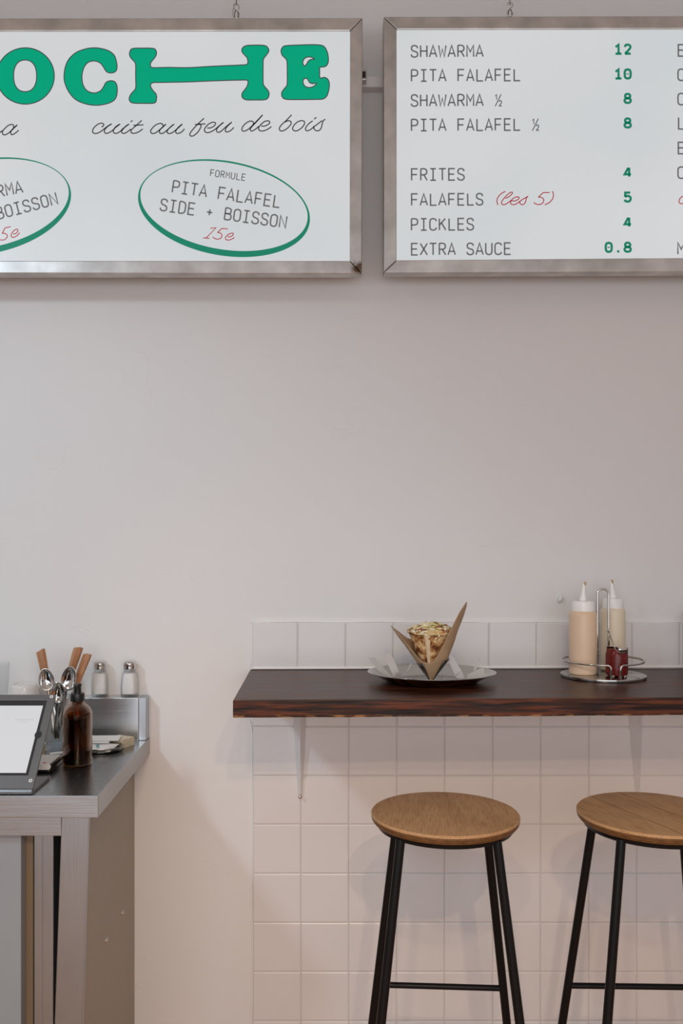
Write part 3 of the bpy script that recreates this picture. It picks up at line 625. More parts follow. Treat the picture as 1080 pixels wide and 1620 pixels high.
def bracket(xl, xr, xb, ytop, yb):
    X0, X1, XB = px2x(xl), px2x(xr), px2x(xb); Z1 = 1.0804-.0425; ZB = px2z(yb)
    xs = px2x(xl+(xr-xl)*.56)
    bm = bmesh.new()
    def ring(x0, xm, x1, z, g): return [bm.verts.new((x-SX0, y, z-1.0804)) for x, y in ((x0, -.0085), (xm, -.0085-g), (x1, -.0085))]
    Z1b = Z1+.002
    rs = [ring(X0, xs, X1, Z1b-.0, .055), ring((X0+XB)/2-.004, (xs+XB)/2, (X1+XB)/2+.004, (Z1+ZB)/2, .032), ring(XB-.007, XB, XB+.007, ZB+.012, .012), ring(XB-.004, XB, XB+.004, ZB+.001, .004)]
    for A, Bq in zip(rs, rs[1:]):
        for i in range(2): bm.faces.new((A[i], A[i+1], Bq[i+1], Bq[i]))
        bm.faces.new((A[2], A[0], Bq[0], Bq[2]))
    bm.faces.new(rs[0]); bm.faces.new(rs[-1][::-1])
    box(bm, (X0-SX0, -.36, Z1-.004-1.0804), (X1-SX0, -.0085, Z1-1.0804))
    o = obj('bracket', bm, M['bracket'], sh, bevel=.0008)
    bm = bmesh.new(); bmesh.ops.create_uvsphere(bm, u_segments=12, v_segments=6, radius=.0052)
    for v in bm.verts: v.co.y *= .5
    s = obj('screw', bm, M['chrome'], o, loc=(XB-SX0, -.0235, ZB+.0075-1.0804), smooth=True)
bracket(461, 486.5, 475, 1137, 1261)
bracket(988, 1014, 1006.5, 1134, 1258)

# ---------------------------------------------------------------- bar stools
def make_stool(loc, rot, seatmat, label, seatlabel, grain=0, seams=False):
    t = thing('bar_stool', label, 'stool', (loc[0], loc[1], 0), rot, 'bar stools under the wall shelf')
    H = EYE-.611; r = .1675
    seat = obj('seat', lathe(bmesh.new(), [(0, H-.0022), (r-.012, H-.0022), (r-.012, H-.006), (r, H-.006), (r, H-.0025), (r-.0022, H), (0, H)][2:], 96), seatmat, t, smooth=True, auto=.5, label=seatlabel)
    prof = [(r, H-.006), (r-.0006, H-.0068)]
    ply = bmesh.new()
    lathe(ply, [(.10, H-.0072), (r-.0002, H-.0072), (r-.0006, H-.0102), (.10, H-.0102)], 96)
    lathe(ply, [(.10, H-.0116), (r-.0010, H-.0116), (r-.0020, H-.0146), (.10, H-.0146)], 96)
    lathe(ply, [(.10, H-.0160), (r-.0028, H-.0160), (r-.0060, H-.0200), (.10, H-.0200)], 96)
    obj('ply_edge', ply, M['ply_light'], seat, smooth=True, auto=.5)
    dk = bmesh.new(); lathe(dk, [(.10, H-.0060), (r-.0018, H-.0060), (r-.0040, H-.0165), (.10, H-.0165)], 96)
    obj('glue_line', dk, M['ply_dark'], seat, smooth=True, auto=.5)
    rg = bmesh.new(); lathe(rg, [(.110, H-.0202), (.152, H-.0202), (.154, H-.0215), (.152, H-.032), (.148, H-.034), (.112, H-.034), (.110, H-.0325), (.110, H-.0202)], 72)
    obj('seat_ring', rg, M['black_paint'], t, smooth=True, auto=.5)
    def a(dr): return .104+.1135*(dr-.648)
    def pt(sx, sy, z): q = a(EYE-z); return Vector((sx*q, sy*q, z))
    for sx in (-1, 1):
        for sy in (-1, 1):
            bm = bmesh.new(); tube(bm, [pt(sx, sy, .004), pt(sx, sy, H-.028)], .0102, 16); l_ = obj('leg', bm, M['black_paint'], t, smooth=True, auto=1.0)
            bm = bmesh.new(); tube(bm, [pt(sx, sy, .0), pt(sx, sy, .018)], .0120, 16); obj('foot_cap', bm, M['black'], l_, smooth=True, auto=1.0)
    for (p, q, z) in (((-1, 1), (1, 1), .366), ((-1, -1), (1, -1), .30), ((-1, -1), (-1, 1), .20), ((1, -1), (1, 1), .20)):
        bm = bmesh.new(); tube(bm, [pt(*p, z), pt(*q, z)], .0072, 12); obj('footrest', bm, M['black_paint'], t, smooth=True, auto=1.0)
    if seams:
        bm = bmesh.new()
        for off in (.035, -.05):
            h = math.sqrt(r*r-off*off)-.001
            g = -.55
            d = Vector((-math.sin(-grain), math.cos(grain), 0)); n_ = Vector((d.y, -d.x, 0))
            A = n_*off-d*h; C = n_*off+d*h; wv = n_*.0004
            prism(bm, [A-wv+Vector((0,0,H-.0001)), A+wv+Vector((0,0,H-.0001)), C+wv+Vector((0,0,H-.0001)), C-wv+Vector((0,0,H-.0001))], (0, 0, .0003))
        obj('seam', bm, M['ply_dark'], seat)
    return t
make_stool((.281, -.587), r_(-3.4), M['oak'], 'round oak-topped black bar stool beneath the plate of food', 'round oak veneer seat with straight grain')
st2 = make_stool((.754, -.587), r_(-1.6), M['oak_b'], 'round oak-topped black bar stool beneath the sauce caddy, cut by the frame', 'round oak seat with diagonal grain and seams', grain=-.4, seams=True)

# ---------------------------------------------------------------- plate with wrap on the shelf
def shz(x): return 1.0804+zt(x-SX0)
PXc = ((682.5-VX)*2.36/F); PYc = -(D-2.36)
pz = shz(PXc)+.0003
pl = thing('serving_dish', 'oval polished steel serving dish under the wrapped pita on the shelf', 'dish', (PXc, PYc, pz))
prof = [(0, .0), (.62, 0), (.70, .002), (.86, .016), (.97, .0235), (1.0, .0255), (1.005, .0270), (.995, .0275), (.96, .0255), (.84, .0185), (.69, .0045), (.61, .0022), (0, .0022)]
obj('dish_body', lathe(bmesh.new(), prof, 96, sx=.170, sy=.150), M['dish'], pl, smooth=True)
# cone holder: open-front steel cone with bent fins
zc = 2.337
tip = W(681.6, 1076.0, zc); tip.z = pz+.0024
h0 = thing('cone_holder', 'folded dark steel cone stand with bent shiny fins holding the wrap', 'stand', tip)
bm = bmesh.new(); A = []
n = 40
for i in range(n+1):
    th = r_(-52+284*i/n)      # leaves the side towards the room open
    hh = .056+.006*math.cos(th)
    A.append((bm.verts.new((.003*math.cos(th), .003*math.sin(th), .0003)), bm.verts.new((hh*.79*math.cos(th), hh*.79*math.sin(th), hh))))
for p, q in zip(A, A[1:]): bm.faces.new((p[0], q[0], q[1], p[1]))
o = obj('cone', bm, M['dark_steel'], h0, smooth=True)
md = o.modifiers.new('t', 'SOLIDIFY'); md.thickness = .0009
def zz(p): return [(a/4.154+560, b/4.154+940) for a, b in p]
fins = [([(92,418),(135,418),(252,548),(160,505)], 2.40, 2.34, 'reflecting_fin'), ([(198,412),(236,377),(300,520),(262,548)], 2.33, 2.32, 'grey_fin'), ([(262,548),(300,505),(318,548),(300,552)], 2.30, 2.30, 'grey_fin'),
        ([(612,420),(640,395),(705,505),(668,548)], 2.34, 2.33, 'reflecting_fin'), ([(668,548),(705,505),(728,553),(700,556)], 2.31, 2.30, 'reflecting_fin'), ([(835,402),(800,500),(782,506),(790,470)], 2.35, 2.34, 'reflecting_fin'),
        ([(742,555),(740,530),(850,483),(862,545)], 2.33, 2.32, 'reflecting_fin'), ([(345,505),(375,450),(385,455),(318,548)], 2.36, 2.33, 'reflecting_fin')]
for pts, za, zb, mm in fins:
    q = zz(pts); P = []
    ys = [p[1] for p in q]
    for p in q:
        t = (p[1]-min(ys))/(max(ys)-min(ys)+1e-6); v = W(p[0], p[1], za+(zb-za)*t)-tip
        v.z = max(v.z, .0012); P.append(v)
    bm = bmesh.new(); prism(bm, P, (0, .0011, 0)); obj('fin', bm, M[mm], h0, label='bent grey steel fin' if mm == 'grey_fin' else 'bent steel fin coloured pale like reflected tile')
obj('foot_strip', lathe(bmesh.new(), [(0, .0001), (.085, .0001), (.085, .0009), (0, .0009)], 40, sx=1, sy=.28), M['dish'], h0)
# wrap
wr = thing('pita_wrap', 'stuffed shawarma pita in kraft paper standing in its cone holder', 'food', tip+Vector((0, 0, .002)))
bm = bmesh.new(); n = 72; rows_ = 16; grid = []
def edge_h(th):
    # top edge of the paper: low towards the room, a long point right, a shorter one left
    c = math.cos(th); s_ = math.sin(th)
    front = max(0, -s_)
    base = .062+.050*max(0, s_)
    ar = math.degrees(math.atan2(s_, c)); right = .112*math.exp(-((ar+32)/(36 if ar < -32 else 44))**2)+.047*math.exp(-((ar+22)/22)**2)
    a = math.degrees(math.atan2(s_, -c)); left = .082*math.exp(-(a/30)**2)
    return base*(1-.18*front)+right+left
for i in range(n):
    th = 2*PI*i/n; H = edge_h(th); row = []
    for j in range(rows_+1):
        h = .004+(H-.004)*j/rows_
        c, s_ = math.cos(th), math.sin(th)
        wr_ = max(0, c)**2; wl = max(0, -c)**2; wm = 1-wr_-wl
        lo = min(h, .060)
        rr = .003+.70*lo
        ex = max(0, h-.060)
        rr += ex*(wr_*.35+wl*.72+wm*.30)
        rr += .0006*math.sin(7*th+h*90)
        row.append(bm.verts.new((rr*c, rr*s_, h)))
    grid.append(row)
for i in range(n):
    A, Bq = grid[i], grid[(i+1) % n]
    for j in range(rows_): bm.faces.new((A[j], Bq[j], Bq[j+1], A[j+1]))
bm.faces.new([g[0] for g in grid][::-1])
o = obj('paper_cone', bm, M['kraft'], wr, smooth=True); md = o.modifiers.new('t', 'SOLIDIFY'); md.thickness = .0004
bm = bmesh.new(); n = 64; grid = []
for j in range(15):
    h = .03+.105*j/14; rr0 = .014+.046*((j/14)**.85)
    row = []
    for i in range(n):
        th = 2*PI*i/n
        rr = rr0*(1+.03*noise.noise(Vector((math.cos(th)*2, math.sin(th)*2, h*30))))
        # overlapping front fold
        d = math.degrees((th-r_(262)+PI) % (2*PI)-PI)
        if 0 < d < 34: rr += .0065*(1-d/34)
        row.append(bm.verts.new((rr*math.cos(th)-.002, rr*math.sin(th), h-(.008 if j == 14 and math.sin(th) < 0 else 0))))
    grid.append(row)
for A, Bq in zip(grid, grid[1:]):
    for i in range(n): bm.faces.new((A[i], A[(i+1) % n], Bq[(i+1) % n], Bq[i]))
bm.faces.new(grid[0][::-1]); bm.faces.new(grid[-1])
obj('pita_bread', bm, M['pita'], wr, smooth=True)
# pale fold band down the front of the bread
bm = bmesh.new(); A = []
for j in range(15):
    h = .033+.094*j/14; rr = (.014+.046*(((h-.03)/.105)**.85))+.0030
    A.append([bm.verts.new(((rr+e)*math.cos(r_(d))-.002, (rr+e)*math.sin(r_(d)), h)) for d, e in ((247, -.003), (251, .001), (257, .0022), (262, .0012), (266, -.003))])
for p, q in zip(A, A[1:]):
    for i in range(4): bm.faces.new((p[i], p[i+1], q[i+1], q[i]))
obj('bread_fold', bm, M['pita_pale'], wr, smooth=True)
obj('filling_core', lathe(bmesh.new(), [(0, .124), (.056, .124), (.058, .130), (.050, .138), (.030, .145), (0, .148)], 40), mat('filling_core', (.55, .38, .16), .6, col2=(.75, .62, .36), scale=120), wr, smooth=True)
fill = [('cabbage_shred', (0.78, 0.68, 0.34), 210, .0030, 4.0), ('meat_bit', (0.30, 0.12, 0.045), 60, .0055, 1.5), ('sauce_drizzle', (0.86, 0.76, 0.60), 110, .0038, 3.0), ('carrot_shred', (0.70, 0.24, 0.04), 20, .0026, 3.2), ('herb_leaf', (0.05, 0.15, 0.04), 12, .0042, 1.8), ('onion_piece', (0.32, 0.05, 0.07), 8, .0042, 1.4)]
for nm, c, cnt, sz, el in fill:
    bm = bmesh.new()
    for _ in range(cnt):
        a = random.uniform(0, 2*PI); rr = .057*math.sqrt(random.random())
        if nm == 'herb_leaf' or nm == 'carrot_shred': a = random.uniform(PI, 2*PI); 
        z = .127+.024*(1-(rr/.062)**2)+random.uniform(-.004, .006)
        if math.sin(a) < -.2 and rr > .046 and -.2 < math.cos(a) < .45: z -= random.uniform(0, .022)
        mt = Matrix.Translation((rr*math.cos(a), rr*math.sin(a), z)) @ Matrix.Rotation(random.uniform(0, PI), 4, 'Z') @ Matrix.Rotation(random.uniform(-.6, .6), 4, 'X') @ Matrix.Diagonal((sz*el, sz, sz*.75, 1))
        bmesh.ops.create_icosphere(bm, subdivisions=1, radius=1, matrix=mt)
    for v in bm.verts: v.co += Vector((random.gauss(0, .0003), random.gauss(0, .0003), random.gauss(0, .0003)))
    obj(nm, bm, mat(nm, c, .45, var=.25, scale=200), wr, smooth=True, kind='stuff')

# ---------------------------------------------------------------- condiment caddy
CX = (953.5-VX)*2.435/F; CY = -(D-2.435); cz = shz(CX)+.0003
cad = thing('condiment_caddy', 'round polished wire caddy with loop handle standing on the shelf', 'caddy', (CX, CY, cz))
obj('base_disc', lathe(bmesh.new(), [(0, 0), (.110, 0), (.1135, .001), (.114, .004), (.1135, .0075), (.111, .009), (0, .009)], 96), M['dish'], cad, smooth=True, auto=.6)
bm = bmesh.new(); g = .13
pts = [(-.0125, -.1065, .009), (-.0125, -.1065, .036), (-.0145, -.1065, .0425), (-.020, -.106, .0455)]
for i in range(49):
    a = -PI/2-g-.07-(2*PI-2*(g+.07))*i/48; pts.append((.1075*math.cos(a), .1075*math.sin(a), .046+.0015*math.sin(a*1.0+1)))
pts += [(.020, -.106, .0455), (.0145, -.1065, .0425), (.0125, -.1065, .036), (.0125, -.1065, .009)]
tube(bm, pts, .0026, 10); obj('guard_ring', bm, M['wire'], cad, smooth=True)
bm = bmesh.new(); hw = .0155
pts = [(-hw, 0, .009), (-hw, 0, .12), (-hw, 0, .224)]+[(-hw*math.cos(PI*i/10), 0, .2265+hw*math.sin(PI*i/10)) for i in range(11)]+[(hw, 0, .224), (hw, 0, .12), (hw, 0, .009)]
tube(bm, pts, .0031, 12); obj('handle_loop', bm, M['wire'], cad, smooth=True)
def squeeze(px, z, r, hb, m, label, lean, y0):
    X = (px-VX)*z/F
    t = thing('squeeze_bottle', label, 'bottle', (X, -(D-z), cz+.0092), 0, 'squeeze bottles in the caddy')
    obj('bottle_body', lathe(bmesh.new(), [(0, 0), (r*.90, 0), (r*.97, .002), (r, .007), (r, hb*.955), (r*.985, hb*.975), (r*.90, hb), (r*.86, hb+.003), (0, hb+.003)], 56), m, t, smooth=True, auto=.9)
    c = obj('screw_cap', lathe(bmesh.new(), [(0, hb+.001), (r*.84, hb+.001), (r*.85, hb+.004), (r*.825, hb+.026), (r*.78, hb+.030), (0, hb+.030)], 56, rib=.006, ribs=28), M['cap'], t, smooth=True, auto=.7)
    bm = bmesh.new(); n0 = hb+.029
    tube(bm, [(0, 0, n0), (0, 0, n0+.001)], .0115, 20); tube(bm, smoothp([(0, 0, n0), (lean*.3, 0, n0+.02), (lean, 0, n0+.050)]), .0105, 20, r1=.0036)
    nz = obj('nozzle', bm, M['cap'], c, smooth=True, auto=1.0)
    bm = bmesh.new(); tube(bm, [(lean+.001, -.001, n0+.044), (lean+.0018, -.001, n0+.053)], .0036, 12); obj('sauce_stain', bm, M['tip_stain'], c, smooth=True)
squeeze(921.8, 2.43, .0376, .170, M['peach'], 'squeeze bottle of peach-pink sauce, the front left one in the caddy', .003, 0)
squeeze(969, 2.51, .0345, .172, M['cream_sauce'], 'squeeze bottle of pale cream sauce behind the caddy handle', -.004, 0)
jz = 2.378; JX = (975.3-VX)*jz/F
jr = thing('sauce_jar', 'small glass jar of dark red chilli sauce with metal lid in the caddy', 'jar', (JX, -(D-jz), cz+.0092))
obj('jar_body', lathe(bmesh.new(), [(0, .003), (.024, .003), (.0265, .005), (.0290, .010), (.0292, .016), (.0290, .060), (.0275, .066), (.0262, .068), (.0262, .076), (0, .076)], 48), M['harissa'], jr, smooth=True, auto=.8)
for dx in (-.015, .0, .015):
    bm = bmesh.new(); bmesh.ops.create_uvsphere(bm, u_segments=10, v_segments=6, radius=.004); obj('glass_foot', bm, M['chrome'], jr, loc=(dx, -.018, .004), smooth=True)
bm = bmesh.new(); A = []
n = 40
for rr, z in ((.0, .0795), (.0285, .0795), (.0292, .078), (.0292, .066)):
    A.append([bm.verts.new((rr*math.cos(r_(-100+235*i/n)), rr*math.sin(r_(-100+235*i/n)), z)) for i in range(n+1)])
for p, q in zip(A, A[1:]):
    for i in range(n):
        try: bm.faces.new((p[i], p[i+1], q[i+1], q[i]))
        except ValueError: pass
bmesh.ops.remove_doubles(bm, verts=bm.verts, dist=.00001)
o = obj('lid', bm, M['chrome'], jr, smooth=True, auto=.6); md = o.modifiers.new('t', 'SOLIDIFY'); md.thickness = .0008
sp_ = thing('jar_spoon', 'thin steel spoon handle sticking out of the red sauce jar', 'spoon', (JX-.006, -(D-jz), cz+.07))
a0 = W(971.5, 1023, 2.372)-sp_.location; a1 = W(961.0, 996, 2.395)-sp_.location
bm = bmesh.new(); tube(bm, [a0+(a0-a1)*.8, a0, a1], .0016, 8); obj('spoon_handle', bm, M['wire'], sp_, smooth=True)
bm = bmesh.new(); tube(bm, [a1+Vector((-.001, 0, -.001)), a1+Vector((.002, 0, .003))], .0021, 8); obj('handle_end', bm, M['wire'], sp_, smooth=True)

# napkin dispenser, cut by the right edge
ND = px2x(1078.6)
nd = thing('napkin_dispenser', 'dark grey metal napkin dispenser at the right edge of the photo', 'dispenser', (ND+.05, -.075, shz(ND)+.0003))
obj('dispenser_body', B((-.05, -.055, 0), (.05, .062, .165)), M['stand'], nd, bevel=.004)
bm = bmesh.new(); prism(bm, [(-.034, -.0555, .03), (.034, -.0555, .03), (.034, -.0555, .135), (-.034, -.0555, .135)], (0, .0004, 0)); obj('napkin_slot', bm, M['black'], nd)
obj('napkin', B((-.03, -.058, .04), (.03, -.0554, .125)), M['paper'], nd)

# ---------------------------------------------------------------- steel counter
TX = -.5030; TZ = .882; TF = -.606; TB = -.049
tb = thing('steel_counter', 'stainless steel work counter with upstand and taupe side panel', 'counter', (TX, 0, 0))
bm = bmesh.new()
# worktop sheet folded down at front and right (edges 49 mm)
XLc = -1.75-TX
box(bm, (XLc, TF, TZ-.0030), (0, TB+.001, TZ))
obj('worktop', bm, M['steel_top'], tb, bevel=.0012)
obj('front_lip', B((XLc, TF-.0005, TZ-.0495), (0, TF+.004, TZ-.0008)), M['steel_x'], tb, bevel=.0012)
obj('side_lip', B((-.004, TF+.004, TZ-.0495), (.0004, 0, TZ-.0008)), M['steel_top'], tb, bevel=.0012)
# upstand
bm = bmesh.new(); box(bm, (XLc, TB, TZ-.02), (-.0235, -.0005, TZ+.1235)); obj('upstand', bm, M['upstand'], tb, bevel=.002)
bm = bmesh.new(); prism(bm, [(-.0232, TB-.0015, TZ+.0002), (-.0232+.0215, TB+.004, TZ+.0002), (-.0232+.0215, -.0005, TZ+.0002), (-.0232, -.0005, TZ+.0002)], (0, 0, .1233))
bm2 = obj('upstand_end', bm, M['steel_z'], tb, bevel=.0015)
# apron rail under the lip
def tl(v): return v-Vector((TX, 0, 0))
zr = 2.03
def face_poly(pts, z, off): 
    bm = bmesh.new(); prism(bm, [tl(W(a, b, z)) for a, b in pts], (0, off, 0)); return bm
obj('apron_rail', face_poly([(-260, 1322.5), (97, 1322.5), (97, 1280), (-260, 1280)], zr, .02), M['steel_x'], tb, bevel=.001)
# leg, leaning slightly
zl = 2.012
def legx(px_top, px_bot):
    a = W(px_top, 1295, zl); b_ = W(px_bot, 1620, zl); s_ = (b_.x-a.x)/(b_.z-a.z)
    return (a.x+s_*(TZ-.045-a.z)-TX, a.x+s_*(0-a.z)-TX)
lt, lb = legx(98, 86.5); rt, rb = legx(141, 130.5)
y0 = zl-D
bm = bmesh.new(); prism(bm, [(lb, y0, 0.0), (rb, y0, 0.0), (rt, y0, TZ-.0035), (lt, y0, TZ-.0035)], (0, .012, 0)); obj('leg', bm, M['steel_z'], tb, bevel=.002)
bm = bmesh.new(); box(bm, (XLc+.02, y0, 0), (XLc+.06, y0+.04, TZ-.0035)); obj('leg', bm, M['steel_z'], tb, bevel=.002)
# taupe side panel
pxr = -.548-TX
sp2 = obj('side_panel', B((pxr-.012, y0+.0125, .0), (pxr, -.001, TZ-.0035)), M['taupe'], tb, bevel=.0015, label='taupe side panel with two screws')
for px_, py_ in ((193.2, 1444), (167.5, 1487.5)):
    z_ = -.548*F/(px_-VX); v = W(px_, py_, z_)
    bm = bmesh.new(); bmesh.ops.create_uvsphere(bm, u_segments=14, v_segments=8, radius=.0075)
    for q in bm.verts: q.co.x *= .55
    obj('screw', bm, M['chrome'], sp2, loc=(pxr+.0005, v.y, v.z), smooth=True)
# under-counter cabinet behind the leg
zc_ = 2.07
cb = thing('undercounter_fridge', 'steel undercounter fridge with light grey door standing beneath the counter', 'fridge', W(60, 1600, zc_)*Vector((1,1,0)) if False else Vector(((60-VX)*zc_/F, zc_-D, 0)))
def cl(px): return (px-VX)*zc_/F-cb.location.x
ct = .80
obj('cabinet_body', B((cl(-300), .012, 0.0), (cl(54.5), .50, ct)), M['brown_gap'], cb, bevel=.001, label='brown recessed gap beside the door')
d_ = obj('door', B((cl(-290), -.022, .10), (cl(38.3), .010, ct-.005)), M['grey_door'], cb, bevel=.002, label='light grey fridge door')
bm = bmesh.new(); prism(bm, [(cl(52), -.0225+.025, .10), (cl(54.5), .0, .10), (cl(54.5), .0, ct), (cl(52), .0025, ct)], (0, .01, 0)); obj('door_seal', bm, M['black'], cb)
obj('frame_post', B((cl(54.5), -.004, 0), (cl(69), .50, ct)), M['steel_z'], cb, bevel=.0015)
obj('frame_post', B((cl(69.3), -.012, 0), (cl(87), .50, ct)), M['steel_z'], cb, bevel=.0015)
bm = bmesh.new(); tube(bm, smoothp([(cl(-200), -.022, .62), (cl(-200), -.05, .62), (cl(-120), -.05, .62), (cl(-120), -.022, .62)]), .006, 10); obj('handle', bm, M['chrome'], d_, smooth=True)

# ---------------------------------------------------------------- tablet stand on the counter
tx, ty, tz = -.654, -.598, TZ+.0003
ts = thing('tablet_stand', 'dark grey till stand holding a lit tablet at the counter front', 'tablet', (tx, ty, tz))
u = Vector((1, 0, 0)); v_ = Vector((0, .178, .187)).normalized(); L = .2582; nrm = u.cross(v_)  # points towards the room
WID = .31
def tp(x, s, o): return Vector((x, 0, 0))+v_*(s*L)+nrm*o+Vector((0, .002, .0085))
def tplate(x0, x1, s0, s1, o0, o1):
    bm = bmesh.new(); prism(bm, [tp(x0, s0, o0), tp(x1, s0, o0), tp(x1, s1, o0), tp(x0, s1, o0)], nrm*(o1-o0)); return bm
obj('back_shell', tplate(-WID+.002, -.002, .02, .995, -.013, -.006), M['stand'], ts, bevel=.002)
fw = .0185
for nm, a in (('frame_bar', (-WID, 0, .936, 1.0)), ('frame_bar', (-WID, 0, .0, .148)), ('frame_bar', (-fw, 0, .148, .936)), ('frame_bar', (-WID, -WID+fw, .148, .936))):
    obj(nm, tplate(a[0], a[1], a[2], a[3], -.006, 0), M['stand'], ts, bevel=.0008)
obj('bezel', tplate(-WID+fw, -fw, .148, .936, -.006, -.0022), M['bezel'], ts, label='black tablet bezel')
obj('screen', tplate(-WID+.03, -.0255, .176, .880, -.0022, -.0018), M['screen'], ts, label='glowing white tablet screen')
bm = bmesh.new(); c0 = tp(-fw+.000, .56, .0); prism(bm, [c0+u*(.0085*math.cos(a*PI/12))+v_*(.0105*math.sin(a*PI/12)) for a in range(24)], nrm*.0003); obj('home_button', bm, M['bezel'], ts)
for s_, x_ in ((.975, -.0095), (.095, -.0095)):
    c0 = tp(x_, s_, .0)
    bm = bmesh.new(); prism(bm, [c0+u*(.0042*math.cos(a*PI/10))+v_*(.0042*math.sin(a*PI/10)) for a in range(20)], nrm*.0009); o = obj('screw', bm, M['white'], ts)
    bm = bmesh.new(); prism(bm, [c0+nrm*.0009+u*(.0016*math.cos(a*PI/6))+v_*(.0016*math.sin(a*PI/6)) for a in range(12)], nrm*.0002); obj('screw_socket', bm, M['black'], o)
# faint receipt lines on the screen (too small to read)
bm = bmesh.new()
x = -.085
while x < -.042:
    w_ = random.uniform(.003, .006); prism(bm, [tp(x, .722, -.0018), tp(x+w_, .722, -.0018), tp(x+w_, .728, -.0018), tp(x, .728, -.0018)], nrm*.00015); x += w_+.0012
prism(bm, [tp(-.07, .70, -.0018), tp(-.055, .70, -.0018), tp(-.055, .704, -.0018), tp(-.07, .704, -.0018)], nrm*.00015)
obj('screen_line', bm, mat('faint_grey', (.2,.2,.2), .5, emit=(.45,.46,.48), es=.6), ts)
bm = bmesh.new()   # base plate with the front bend
prof = [(.130, 0), (.0, 0), (-.002, .002), (-.003, .006), (.0, .0105), (.004, .0125), (.010, .0125), (.006, .0065), (.130, .0065)]
prism(bm, [(-WID, a, b_) for a, b_ in prof], (WID, 0, 0)); obj('base_plate', bm, M['stand'], ts, bevel=.0008)

# card reader
cr = thing('card_reader', 'white and black card payment reader with red dot behind the tablet', 'card reader', (-.67, -.412, TZ+.0003))
obj('reader_base', B((-.075, 0, 0), (0, .115, .011)), M['black'], cr, bevel=.004, seg=3)
bm = bmesh.new(); prism(bm, [(-.075, -.002, .008), (-.002, -.002, .008), (.0, .0, .014), (-.001, .004, .0195), (-.008, .006, .021), (-.075, .006, .021)], (0, .100, 0)); obj('reader_shell', bm, M['white'], cr, bevel=.002)
obj('side_grip', B((-.006, .006, .009), (.0025, .112, .0205)), M['black'], cr, bevel=.003, seg=3)
obj('red_dot', lathe(bmesh.new(), [(0, .0211), (.0045, .0211), (.0045, .0216), (0, .0216)], 20, c=(-.02, .018, 0)), M['red'], cr)
# stack of cream paper just behind the tablet, and a loose card by the bottle
stp = thing('paper_stack', 'small cream paper stack half hidden behind the right edge of the tablet', 'paper', (-.797, -.225, TZ+.0003), r_(8))
for i in range(8): obj('sheet', B((-.05, -.04, i*.003), (.05+random.uniform(-.002, .002), .04, i*.003+.0022)), M['cream'], stp)
# ---------------------------------------------------------------- amber bottle
AX = (122.6-VX)*2.277/F
ab = thing('pump_bottle', 'amber glass pump bottle with black pump on the counter', 'bottle', (AX, -(D-2.277), TZ+.0003))
r = .0373
outer = [(0, .0), (r*.80, 0), (r*.95, .002), (r, .007), (r, .125), (r*.985, .132), (r*.92, .141), (r*.78, .149), (r*.58, .1545), (r*.46, .158), (r*.43, .162), (r*.43, .172)]
inner = [(q-.0028 if q > .004 else 0, h+(.004 if i < 4 else 0)) for i, (q, h) in enumerate(outer)]
inner = [(0, .004)]+[(max(.0, a-.0028), max(h, .004)) for a, h in outer[2:]]
obj('glass_body', lathe(bmesh.new(), outer+inner[::-1], 64), M['amber'], ab, smooth=True, auto=.9)
liq = [(0, .0044), (r-.0062, .0044), (r-.0032, .009), (r-.0032, .1215), (0, .1215)]
obj('liquid', lathe(bmesh.new(), liq, 64), M['amber_liquid'], ab, smooth=True, auto=.9)
bm = bmesh.new(); tube(bm, [(.001, 0, .008), (0, 0, .165)], .0028, 12); obj('dip_tube', bm, mat('amber_tube', (.35, .2, .07), .3), ab, smooth=True)
cp = obj('collar', lathe(bmesh.new(), [(0, .163), (.0172, .163), (.0178, .165), (.0178, .180), (.0168, .183), (.010, .184), (0, .184)], 48, rib=.012, ribs=30), M['black'], ab, smooth=True, auto=.7)
hd = bmesh.new(); lathe(hd, [(0, .184), (.0098, .184), (.0092, .199), (.0098, .2005), (.0105, .204), (.0095, .2075), (0, .2085)], 32)
tube(hd, smoothp([(0, 0, .2035), (.0, -.012, .2045), (.002, -.022, .2015)]), .0052, 12, r1=.0042)
obj('pump_head', hd, M['black'], ab, smooth=True, auto=.8)

# ---------------------------------------------------------------- glass of cutlery
gz = 2.45; GX = (91.3-VX)*gz/F; g0 = Vector((GX, gz-D, TZ+.0003))
gl = thing('cutlery_glass', 'fluted clear glass holding spoons and wooden-handled knives', 'glass', g0)
R0, R1, HG = .0300, .0355, .149
pr = [(0, 0), (R0*.92, 0), (R0, .004), (R0*1.02, .02), (R1, HG-.02), (R1, HG), (R1-.0018, HG), (R1-.0022, HG-.02), (R0-.001, .02), (R0-.003, .012), (0, .010)]
bm = bmesh.new(); lathe(bm, pr, 96)
for v in bm.verts:
    rr = math.hypot(v.co.x, v.co.y)
    if rr > .02 and .015 < v.co.z < HG-.018:
        a = math.atan2(v.co.y, v.co.x)
        k_ = 1+.035*math.cos(24*a); v.co.x *= k_; v.co.y *= k_
bm2 = obj('glass_wall', bm, M['fluted'], gl, smooth=True, auto=.9)
def orient(o, p0, p1, roll=0):
    d = (p1-p0).normalized(); yy = Vector((0, 1, 0)); yy = (yy-d*yy.dot(d)).normalized(); xx = yy.cross(d)
    m = Matrix((xx, yy, d)).transposed().to_4x4() @ Matrix.Rotation(roll, 4, 'Z')
    o.rotation_euler = m.to_euler(); o.location = p0
